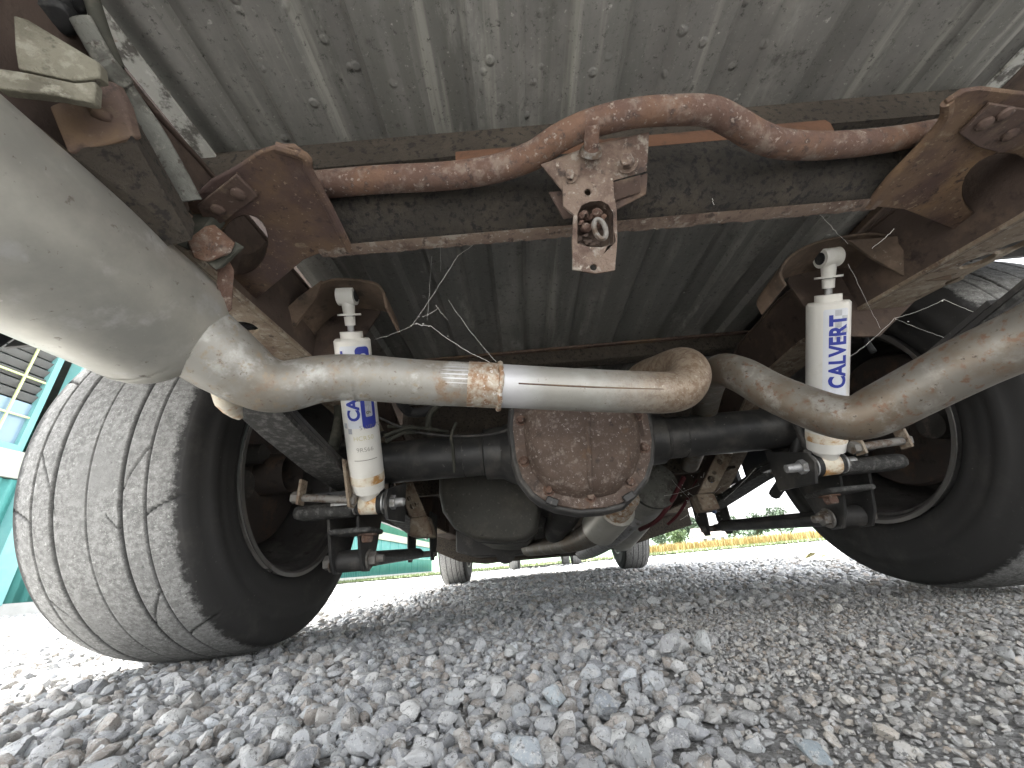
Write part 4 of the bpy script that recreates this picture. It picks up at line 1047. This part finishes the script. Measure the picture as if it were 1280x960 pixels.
# cab and nose, closed shells
cabp = [(2.02, .40), (3.40, .36), (3.42, .50)] + [(3.88 - .45 * math.cos(t), .36 + .45 * math.sin(t)) for t in np.linspace(R(20), R(165), 18)] + [(4.62, .38), (4.78, .45), (4.78, .95), (3.55, 1.12), (3.05, 1.62), (2.10, 1.62), (2.02, 1.15)]
for sx in (-1, 1):
    MB().plate([(sx * .945, y, z) for y, z in cabp], (sx * .02, 0, 0)).build('cab_side', 'truck_paint', truck)
MB().box((0, 2.75, .47), (1.88, 1.45, .03)).build('cab_floor', 'grime', truck)
MB().box((0, 4.05, .80), (1.88, 1.40, .03)).build('engine_bay_roof', 'grime', truck)
MB().box((0, 2.6, 1.60), (1.88, 1.0, .03)).build('cab_roof', 'truck_paint', truck)
MB().box((0, 2.04, 1.05), (1.88, .03, 1.1)).build('cab_rear_wall', 'truck_paint', truck)
MB().box((0, 4.76, .66), (1.88, .03, .50)).build('nose_panel', 'truck_paint', truck, .01)
MB().box((0, 4.83, .50), (1.80, .08, .16)).build('front_bumper', 'rim_lip', truck, .02)
MB().box((0, 4.10, .99), (1.88, 1.32, .03), Matrix.Rotation(R(-7), 3, 'X')).build('bonnet', 'truck_paint', truck, .01)

# ---- lines, hoses and wires about the axle
def wire(name, pts_, rad, mat, sub=5): return MB().tube([P(*p) for p in pts_], rad, 8, sub=sub).build(name, mat, truck, angle=60)
wire('brake_line', [(470, 520, .86), (520, 540, .88), (590, 545, .86), (640, 535, .80), (672, 505, .78), (690, 490, .80)], .0032, 'dark_steel')
wire('brake_line', [(480, 545, .84), (510, 535, .86), (535, 536, .90), (560, 540, .95)], .0042, 'olive_rubber')
wire('brake_line', [(482, 552, .83), (505, 541, .85), (522, 540, .90), (517, 534, .93), (485, 533, .95)], .0042, 'olive_rubber')
wire('vent_tube', [(568, 590, .87), (566, 560, .865), (564, 545, .87), (570, 528, .88)], .0036, 'olive_rubber')
wire('hose', [(500, 500, .95), (512, 515, 1.0), (535, 513, 1.0), (548, 500, 1.0)], .013, 'rubber')
wire('hose', [(535, 545, .98), (537, 520, .98), (550, 505, .98), (575, 495, .98)], .008, 'olive_rubber')
wire('hose', [(668, 560, .80), (660, 520, .84), (655, 500, .86)], .008, 'rubber')
wire('rubber_hose', [(416, 560, .84), (420, 545, .86), (424, 520, .9), (422, 490, .95)], .012, 'olive_rubber')
wire('rubber_hose', [(398, 585, .84), (410, 575, .85), (418, 560, .86), (415, 552, .87)], .010, 'olive_rubber')
wire('cable', [(1092, 440, .70), (1080, 420, .72), (1075, 390, .74), (1088, 350, .76)], .005, 'rubber')
wire('connector', [(891, 604, 1.14), (886, 622, 1.16), (893, 640, 1.18)], .007, 'blue_tag')
wire('hose', [(1000, 540, .9), (992, 575, .9), (980, 600, .92), (968, 618, .96)], .013, 'black_paint')

# ---- muffler hanger on the left gusset: rubber block between rusty straps
hg = MB().plate([P(206, 300, .420), P(240, 256, .432), P(268, 268, .430), P(236, 314, .418)], Vector((.01, .012, .016))).build('hanger_rubber', 'olive_rubber', truck, .002)
MB().plate([P(232, 300, .412), P(256, 282, .416), P(284, 306, .414), P(278, 320, .408), P(258, 328, .405), P(240, 322, .406)], Vector((.004, .006, .009))).build('hanger_strap', 'rust', hg, .002)
MB().plate([P(198, 252, .415), P(208, 247, .417), P(236, 272, .414), P(233, 278, .411), P(226, 279, .410)], Vector((.002, .003, .005))).build('hanger_pin', 'rust', hg, .002)
MB().plate([P(256, 327, .408), P(285, 304, .42), P(298, 312, .425), P(270, 338, .412)], Vector((.003, .005, .008))).build('hanger_pad', 'olive_rubber', hg, .001)
MB().plate([P(271, 328, .425), P(281, 325, .427), P(287, 336, .430), P(284, 385, .437), P(276, 394, .437), P(270, 372, .433)], Vector((.003, .004, .001))).build('hanger_tail', 'rust', hg, .001)

# ---- things hung up beside the bed floor at the left
st = [P(100, 22, 0.3280), P(128, 72, 0.3403), P(146, 98, 0.3526), P(168, 130, 0.3649), P(192, 172, 0.3772), P(214, 215, 0.3895), P(232, 252, 0.4018)]
MB().tube(st, [.0085, .0085, .009, .0095, .0125, .0145, .016], 14, sub=5, flat=((0, 1, 0), .45)).build('grey_hose', 'grey_strap', truck, angle=60)
MB().tube([P(112, -10, 0.3321), P(128, 40, 0.3428), P(146, 84, 0.3542)], .006, 12, sub=4).build('grey_hose', 'olive_rubber', truck, angle=60)
MB().box(P(141, 91, 0.3477), (.017, .022, .016), Matrix.Rotation(R(40), 3, 'Y')).build('hose_clip', 'grey_strap', truck, .003)
pad = MB().plate([P(16, 18, 0.2747), P(34, 24, 0.2772), P(124, 78, 0.2993), P(126, 97, 0.2968), P(92, 101, 0.2886), P(22, 86, 0.2722), P(18, 60, 0.2722)], Vector((-.004, .009, .006))).build('pale_pad', 'cream_pad', truck, .002)
MB().plate([P(-6, 84, 0.2665), P(22, 88, 0.2706), P(92, 103, 0.2870), P(119, 101, 0.2927), P(117, 128, 0.2886), P(72, 119, 0.2772), P(-6, 110, 0.2640)], Vector((-.003, .008, .004))).build('pad_lower', 'cream_pad', pad, .002)
rs_ = random.Random(9); mb = MB()
for i in range(9):
    x, y = rs_.uniform(28, 84), rs_.uniform(-14, 40); v, f = stone_base(3, 300 + i)
    if y > 22 + (x - 28) * .35: y -= 25
    mb.add(v * rs_.uniform(.014, .024) + np.array(P(x, y, 0.3280)), f.tolist())
mb.build('torn_boot', 'rubber', truck, angle=70)
MB().plate([P(60, 132, 0.3034), P(112, 110, 0.3198), P(124, 98, 0.3264), P(142, 102, 0.3280), P(156, 130, 0.3296), P(166, 168, 0.3264), P(150, 174, 0.3198), P(105, 186, 0.3100), P(84, 192, 0.3034)], Vector((0, .008, .006))).build('side_bracket', 'rust_plate', truck, .002)
MB().tube([P(112, 124, 0.3182), P(124, 142, 0.3182), P(140, 148, 0.3214)], [.003, .006, .003], 10, sub=4).build('bracket_crease', 'rust_plate', truck)
MB().plate([P(85, 190, 0.3050), P(165, 170, 0.3264), P(240, 300, 0.3772), P(200, 310, 0.3690), P(140, 250, 0.3362)], Vector((-.01, .006, .03))).build('inner_web', 'grime', truck)
MB().strip([(-.60, -.2, .50), (-.60, .6, .50)], (-.10, 0, 0), .004).build('side_channel', 'rust_dark', truck)

# ================================================================== COBWEBS
def web_strand(mb, a, b, sag, rad, seed, n=14):
    rs_ = random.Random(seed); a, b = Vector(a), Vector(b)
    pts_ = [a + (b - a) * (i / n) + Vector((0, 0, -sag * 4 * (i / n) * (1 - i / n))) + Vector((rs_.uniform(-1, 1), rs_.uniform(-1, 1), rs_.uniform(-1, 1))) * .0006 for i in range(n + 1)]
    mb.tube(pts_, rad * .6, 5)
def cobweb(label, strands, blobs, seed):
    mb = MB()
    for i, (a, b, sag, rad) in enumerate(strands): web_strand(mb, P(*a), P(*b), sag, rad, seed + i)
    rs_ = random.Random(seed)
    for (x, y, d, r_) in blobs:
        v, f = stone_base(1, seed + int(x)); mb.add(v * r_ + np.array(P(x, y, d)), f.tolist())
    o = mb.build('cobweb', 'web'); tag(o, label, 'cobweb')
cobweb('dusty cobweb strung from the left shock to the pipe weld under the ribbed floor',
       [((468, 424, .68), (520, 404, .62), .004, .0004), ((520, 404, .62), (538, 407, .61), .002, .0008), ((538, 407, .61), (620, 456, .53), .006, .00055), ((514, 408, .62), (572, 320, .56), .003, .00045),
        ((572, 320, .56), (640, 268, .50), .002, .0003), ((540, 320, .56), (534, 400, .61), .001, .00025), ((560, 375, .58), (620, 452, .53), .004, .0003), ((528, 396, .615), (548, 385, .60), .002, .0005), ((545, 382, .60), (560, 400, .6), .001, .0004)],
       [(520, 405, .618, .0016), (529, 405, .614, .0022), (536, 408, .61, .0015), (514, 407, .62, .0014), (560, 420, .58, .0012), (524, 396, .61, .0012)], 40)
cobweb('white cobweb thread hanging between the bent bar and the hitch plate',
       [((540, 236, .49), (576, 243, .478), .001, .0004), ((576, 243, .478), (690, 240, .475), .004, .0004), ((500, 240, .49), (545, 236, .49), .001, .0003), ((551, 240, .49), (551, 340, .56), .001, .0002)],
       [(575, 243, .477, .0016), (585, 244, .477, .0018), (592, 244, .477, .0016), (568, 241, .478, .0012)], 60)
cobweb('thin cobweb looped under the bent bar right of the hitch plate',
       [((815, 205, .475), (860, 237, .475), .004, .0003), ((860, 237, .475), (950, 207, .475), .006, .0003), ((888, 236, .475), (892, 256, .478), .0, .0004), ((1025, 268, .52), (1060, 305, .56), .002, .0003), ((1090, 310, .55), (1118, 286, .53), .001, .0005)], [(889, 240, .475, .0012)], 80)
cobweb('cobweb stretched from the right shock across to the right rear tyre',
       [((1062, 446, .66), (1118, 398, .64), .003, .0004), ((1118, 398, .64), (1180, 374, .62), .003, .0004), ((1180, 374, .62), (1250, 402, .6), .003, .0004), ((1118, 398, .64), (1190, 425, .66), .002, .0003), ((1060, 330, .6), (1100, 410, .64), .002, .00025)],
       [(1135, 402, .64, .0018), (1178, 376, .62, .0018), (1120, 399, .64, .0012)], 100)
cobweb('tangled cobwebs full of bits beside the front muffler and right spring',
       [((830, 620, 1.05), (885, 600, 1.05), .006, .0005), ((850, 650, 1.1), (900, 610, 1.1), .004, .0005), ((905, 625, 1.05), (945, 585, 1.0), .002, .0006), ((860, 615, 1.05), (900, 640, 1.08), .004, .0005), ((880, 590, 1.05), (870, 650, 1.1), .002, .0005), ((840, 600, 1.04), (880, 640, 1.1), .005, .0004)],
       [(random.Random(k).uniform(845, 905), random.Random(k + 50).uniform(592, 650), 1.06, random.Random(k + 9).uniform(.0012, .0028)) for k in range(26)], 120)

# ================================================================== BUILDING AT THE LEFT
MAT['teal_clad'] = layered('teal_clad', (.065, .25, .23), [((.085, .29, .27), 1.5, .4, .7)], .5, 0, ())
MAT['teal_pale'] = layered('teal_pale', (.17, .38, .38), [((.21, .42, .41), 2.0, .4, .7)], .5, 0, ())
MAT['cream_band'] = layered('cream_band', (.42, .42, .37), [((.37, .37, .32), 2.0, .4, .7)], .7, 0, ())
MAT['concrete'] = layered('concrete', (.42, .42, .40), [((.34, .34, .32), 3.0, .4, .7)], .85, 0, ())
MAT['dark_louvre'] = layered('dark_louvre', (.10, .10, .10), (), .6, 0, ())
MAT['lime_bar'] = layered('lime_bar', (.55, .62, .30), (), .6, 0, ())
m, nt, b = new_mat('window_glass'); b.inputs['Base Color'].default_value = (.20, .29, .37, 1); b.inputs['Roughness'].default_value = .12; MAT['window_glass'] = m
BX = -10.2
bld = thing('warehouse', 'teal corrugated metal warehouse with cream band and barred window left of the truck', 'building', (BX, 12, 0))
def corr_panel(y0, y1, z0, z1, mat, pitch=.20, dep=.035, x=BX):
    pts_ = []; y = y0
    while y < y1 - 1e-4:
        for dy, dx in ((0, 0), (pitch * .45, 0), (pitch * .55, dep), (pitch * .9, dep)):
            if y + dy <= y1: pts_.append((y + dy, dx))
        y += pitch
    pts_.append((y1, 0))
    vs = []
    for z in (z0, z1): vs += [Vector((x + dx, yy, z)) for yy, dx in pts_]
    n = len(pts_); mb = MB().add(vs, [(i, i + 1, n + i + 1, n + i) for i in range(n - 1)])
    o = mb.build('cladding_panel', mat, bld, angle=20); s_ = o.modifiers.new('thickness', 'SOLIDIFY'); s_.thickness = .01; s_.offset = -1
    return o
MB().box((BX - .1, 23, .10), (.5, 44.4, .26)).build('plinth', 'concrete', bld)
for k in range(22):
    y0 = 1.0 + 2.0 * k
    corr_panel(y0 + .02, y0 + 1.98, .235, 2.45, 'teal_clad', .25)
MB().box((BX + .01, 23, 2.73), (.12, 44, .52)).build('cream_band', 'cream_band', bld, .01)
MB().box((BX + .045, 23, 1.35), (.05, 44, .07)).build('wall_rail', 'teal_pale', bld, .01)
for k in range(3):
    y0 = 3.2 + 5 * k
    wf = MB().plate([(BX, y0, 3.0), (BX, y0 + 4.2, 3.0), (BX, y0 + 4.2, 6.0), (BX, y0, 6.0)], (-.12, 0, 0), [[(BX, y0 + .12, 3.12), (BX, y0 + 4.08, 3.12), (BX, y0 + 4.08, 5.88), (BX, y0 + .12, 5.88)]]).build('window', 'teal_pale', bld)
    MB().plate([(BX - .09, y0 + .1, 3.1), (BX - .09, y0 + 4.1, 3.1), (BX - .09, y0 + 4.1, 4.0), (BX - .09, y0 + .1, 4.0)], (-.01, 0, 0)).build('pane', 'window_glass', wf)
    for j in range(9): MB().box((BX - .10, y0 + 2.1, 4.12 + .2 * j), (.05, 3.96, .15), Matrix.Rotation(R(35), 3, 'Y')).build('louvre', 'dark_louvre', wf)
    for j in range(6): MB().box((BX - .03, y0 + .5 + .64 * j, 4.5), (.03, .035, 2.76)).build('window_bar', 'lime_bar', wf)
    for j in range(3): MB().box((BX - .032, y0 + 2.1, 3.7 + .8 * j), (.03, 3.96, .035)).build('window_bar', 'lime_bar', wf)
for k in range(4): 
    y0 = 2.75 + 5 * k
    MB().box((BX + .12, y0, 3.25), (.30, .36, 6.1)).build('column', 'teal_pale', bld, .01)
corr_panel(1, 45, 6.05, 6.9, 'cream_band', .3)
for k in range(13):
    y0 = 18.05 + 2.07 * k
    corr_panel(y0 + .02, y0 + 2.05, 3.0, 6.0, 'teal_clad', .25)
MB().box((BX - 4.6, 23, 7.0), (10.4, 45, .16)).build('roof', 'concrete', bld, .01)
MB().box((BX + .40, 23, 6.85), (.8, 45, .10)).build('eave', 'cream_band', bld, .01)
MB().box((BX - 9.5, 23, 3.5), (.2, 44, 6.8)).build('rear_wall', 'teal_clad', bld)
for y in (1.0, 45.0): MB().box((BX - 4.8, y, 3.4), (9.4, .1, 6.9)).build('end_wall', 'teal_clad', bld)
dp = MB().tube([(BX + .16, 6.2, .02), (BX + .16, 6.0, .35), (BX + .16, 5.4, .95), (BX + .16, 5.3, 1.4)], .03, 10, sub=4).build('drain_hose', 'cream_band', bld)

# ================================================================== FIELDS AND FAR THINGS
def simple(name, c1, c2, sc, lo=.4, hi=.65, rough=.9):
    m, nt, b = new_mat(name); nt.links.new(mix(nt, ramp(nt, noise(nt, sc, 6, .7), lo, hi), c1, c2), b.inputs['Base Color']); b.inputs['Roughness'].default_value = rough; MAT[name] = m
simple('grass', (.10, .135, .055), (.18, .21, .10), 1.2)
simple('crop', (.25, .175, .06), (.33, .25, .11), 2.0)
simple('leaf_dark', (.055, .080, .055), (.085, .12, .075), 1.5)
simple('leaf_light', (.07, .11, .045), (.11, .15, .07), 1.5)
simple('bark', (.09, .065, .045), (.14, .11, .08), 6)
simple('hill', (.09, .14, .09), (.14, .19, .13), .02)
xs_ = grid_axis(-500, 700, -30, 60, 3.0); ys_ = np.concatenate([np.arange(17, 60, 2.0), np.geomspace(60, 900, 24)])
X2, Y2 = np.meshgrid(xs_, ys_)
Z2 = .03 + (value_noise(X2 * .4, Y2 * .4, 9)) * .10 * np.clip((Y2 - 17) / 3, 0, 1)
i2 = np.arange(X2.size).reshape(X2.shape)
q2 = np.stack([i2[:-1, :-1], i2[:-1, 1:], i2[1:, 1:], i2[1:, :-1]], -1).reshape(-1, 4)
tag(link('grass_field', np_mesh('grass_field', np.c_[X2.ravel(), Y2.ravel(), Z2.ravel()], q2, 'grass')), 'bright green grass beyond the gravel yard', kind='structure')
# blades along the near edge of the grass
rs = np.random.default_rng(3); N = 9000
gxp = rs.uniform(-14, 14, N); gyp = 16.6 + rs.random(N) ** 2 * 8; hh = rs.uniform(.05, .16, N); an = rs.random(N) * 6.28
bv = np.stack([np.stack([gxp - np.cos(an) * .02, gyp - np.sin(an) * .02, np.full(N, .02)], -1), np.stack([gxp + np.cos(an) * .02, gyp + np.sin(an) * .02, np.full(N, .02)], -1), np.stack([gxp + rs.normal(0, .03, N), gyp + rs.normal(0, .03, N), hh], -1)], 1).reshape(-1, 3)
tag(link('grass_tufts', np_mesh('grass_tufts', bv, np.arange(N * 3).reshape(-1, 3), 'grass', False)), 'uneven green grass tufts along the yard edge', kind='stuff')
# ripe crop at the right: dense upright stalks as triangles
N = 26000
cx = rs.uniform(8, 70, N); cy = 30 + rs.random(N) ** 1.6 * 40; keep = cx > 8 + (cy - 30) * .18; cx, cy = cx[keep], cy[keep]; N = len(cx)
hh = rs.uniform(.60, .74, N); an = rs.random(N) * 6.28
bv = np.stack([np.stack([cx - np.cos(an) * .06, cy - np.sin(an) * .06, np.full(N, .0)], -1), np.stack([cx + np.cos(an) * .06, cy + np.sin(an) * .06, np.full(N, .0)], -1), np.stack([cx + rs.normal(0, .08, N), cy + rs.normal(0, .08, N), hh], -1)], 1).reshape(-1, 3)
tag(link('crop_field', np_mesh('crop_field', bv, np.arange(N * 3).reshape(-1, 3), 'crop', False)), 'ripe yellow crop standing at the right edge of the yard', kind='stuff')
# low hills
hv = []; n = 60
for i in range(n):
    x = -700 + 1500 * i / (n - 1); h = 16 + 16 * value_noise(np.array([i * .23]), np.array([1.0]), 12)[0] + 4 * value_noise(np.array([i * .9]), np.array([4.0]), 13)[0]
    hv += [(x, 640, -1), (x, 700, h * .7), (x, 780, h), (x, 1000, -1)]
hf = [(i * 4 + j, i * 4 + 4 + j, i * 4 + 5 + j, i * 4 + 1 + j) for i in range(n - 1) for j in range(3)]
tag(link('hills', np_mesh('hills', np.array(hv), np.array(hf), 'hill')), 'low wooded hills on the horizon', kind='structure')
def tree_meshes(seed, h, w, leaf):
    rs_ = np.random.default_rng(seed)
    mb = MB().tube([(0, 0, 0), (.05 * w, 0, h * .25), (0, .03 * w, h * .55), (.02, 0, h * .8)], [.05 * h * .5, .04 * h * .5, .025 * h * .5, .006 * h], 8, sub=2)
    for k in range(5):
        a = k * 1.3 + rs_.random(); mb.tube([(0, 0, h * (.3 + .08 * k)), (math.cos(a) * w * .22, math.sin(a) * w * .22, h * (.42 + .09 * k))], [.012 * h, .004 * h], 6)
    tr = mb.mesh('trunk'); tr.materials.append(MAT['bark'])
    V = []; n = 900
    cl = [(rs_.normal(0, w * .17), rs_.normal(0, w * .17), h * rs_.uniform(.35, .88), w * rs_.uniform(.14, .26)) for _ in range(16)]
    for _ in range(n):
        c = cl[rs_.integers(0, len(cl))]; d = rs_.normal(size=3); d /= np.linalg.norm(d)
        p = np.array(c[:3]) + d * c[3] * rs_.uniform(.55, 1.05); s_ = w * rs_.uniform(.03, .06); a = rs_.normal(size=3) * s_; b2 = rs_.normal(size=3) * s_
        V += [p - a, p + b2, p + a]
    cr = np_mesh('crown', np.array(V), np.arange(len(V)).reshape(-1, 3), leaf, False)
    return tr, cr
TM = [tree_meshes(1, 9, 8, 'leaf_dark'), tree_meshes(2, 7, 6, 'leaf_light'), tree_meshes(3, 11, 9, 'leaf_dark')]
def tree(x, y, k, sc, label, group):
    t = thing('tree', label, 'tree', (x, y, 0), group); t.scale = (sc,) * 3; t.rotation_euler = (0, 0, x)
    for nm, me in zip(('trunk', 'crown'), TM[k]):
        o = link(nm, me); o.parent = t
tree(33, 92, 1, .75, 'small bright green tree standing in front of the far dark trees', None)
for x, y, k, s_ in ((48, 150, 0, 1.0), (56, 150, 2, 1.0), (64, 155, 0, 1.2), (74, 150, 2, .9), (84, 152, 0, 1.1), (96, 158, 2, 1.1), (36, 165, 0, 1.0)):
    tree(x, y, k, s_, 'dark green tree in the far row beyond the fields', 'far row of dark trees')
# white farm house far off
simple('house_white', (.72, .71, .68), (.66, .65, .62), .5); simple('house_roof', (.20, .17, .16), (.26, .22, .20), 1); simple('house_glass', (.08, .09, .10), (.10, .11, .12), 1)
hs_t = thing('farm_house', 'small white house far away among the trees', 'house', (52, 120, 0))
MB().box((52, 120, 1.6), (8, 6, 3.2)).build('wall', 'house_white', hs_t)
MB().plate([(47.6, 116.7, 3.2), (47.6, 123.3, 3.2), (47.6, 120, 5.4)], (8.8, 0, 0)).build('roof', 'house_roof', hs_t)
for x in (49.6, 52, 54.4): MB().box((x, 116.98, 1.8), (1.0, .08, 1.3)).build('window', 'house_glass', hs_t)

# ================================================================== VEHICLE PARKED AHEAD
MAT['van_paint'] = layered('van_paint', (.55, .56, .57), (), .35, 0, ())
VY = 10.2; vx = (PZ(677, 712, 0.0).x if False else -.02)
vxc = CAM.x + (678 - 658) / F_PX * VY * 1.05
van = thing('parked_van', 'pale parked van ahead of the truck with only its wheels in sight', 'van', (vxc, VY + 1.4, 0))
prof_ = [(VY - .65, .40), (VY + 3.4, .40), (VY + 3.55, .95), (VY + 2.75, 1.15), (VY + 2.1, 1.85), (VY - .55, 1.85), (VY - .68, 1.2)]
MB().plate([(vxc - .85, y, z) for y, z in prof_], (1.7, 0, 0)).build('body', 'van_paint', van, .03)
MB().plate([(vxc - .7, VY + 2.28, 1.22), (vxc + .7, VY + 2.28, 1.22), (vxc + .62, VY + 2.0, 1.75), (vxc - .62, VY + 2.0, 1.75)], (0, .6, .0)).build('windscreen', 'house_glass', van)
MB().box((vxc, VY - .675, 1.5), (1.3, .02, .5)).build('rear_window', 'house_glass', van)
MB().box((vxc, VY - .70, .52), (1.66, .10, .18)).build('bumper', 'rubber', van, .02)
for sx in (-1, 1): MB().box((vxc + sx * .7, VY - .69, .95), (.14, .05, .30)).build('tail_light', 'red_wire', van, .01)
def van_wheel(x, y):
    w = bpy.data.objects.new('wheel', None); COL.objects.link(w); w.location = (x, y, .325); child(w, van); w.location = (x, y, .325)
    t = link('tyre', TYF); t.parent = w; t.scale = (.78, .905, .905)
    r_ = MB().lathe([(-.09, .205), (-.06, .19), (-.05, .06), (-.05, 0)], (0, 0, 0), (1, 0, 0), 32).build('rim', 'zinc'); r_.parent = w
for x, y in ((-.74, VY), (.74, VY), (-.74, VY + 2.75), (.74, VY + 2.75)): van_wheel(vxc + x, y)
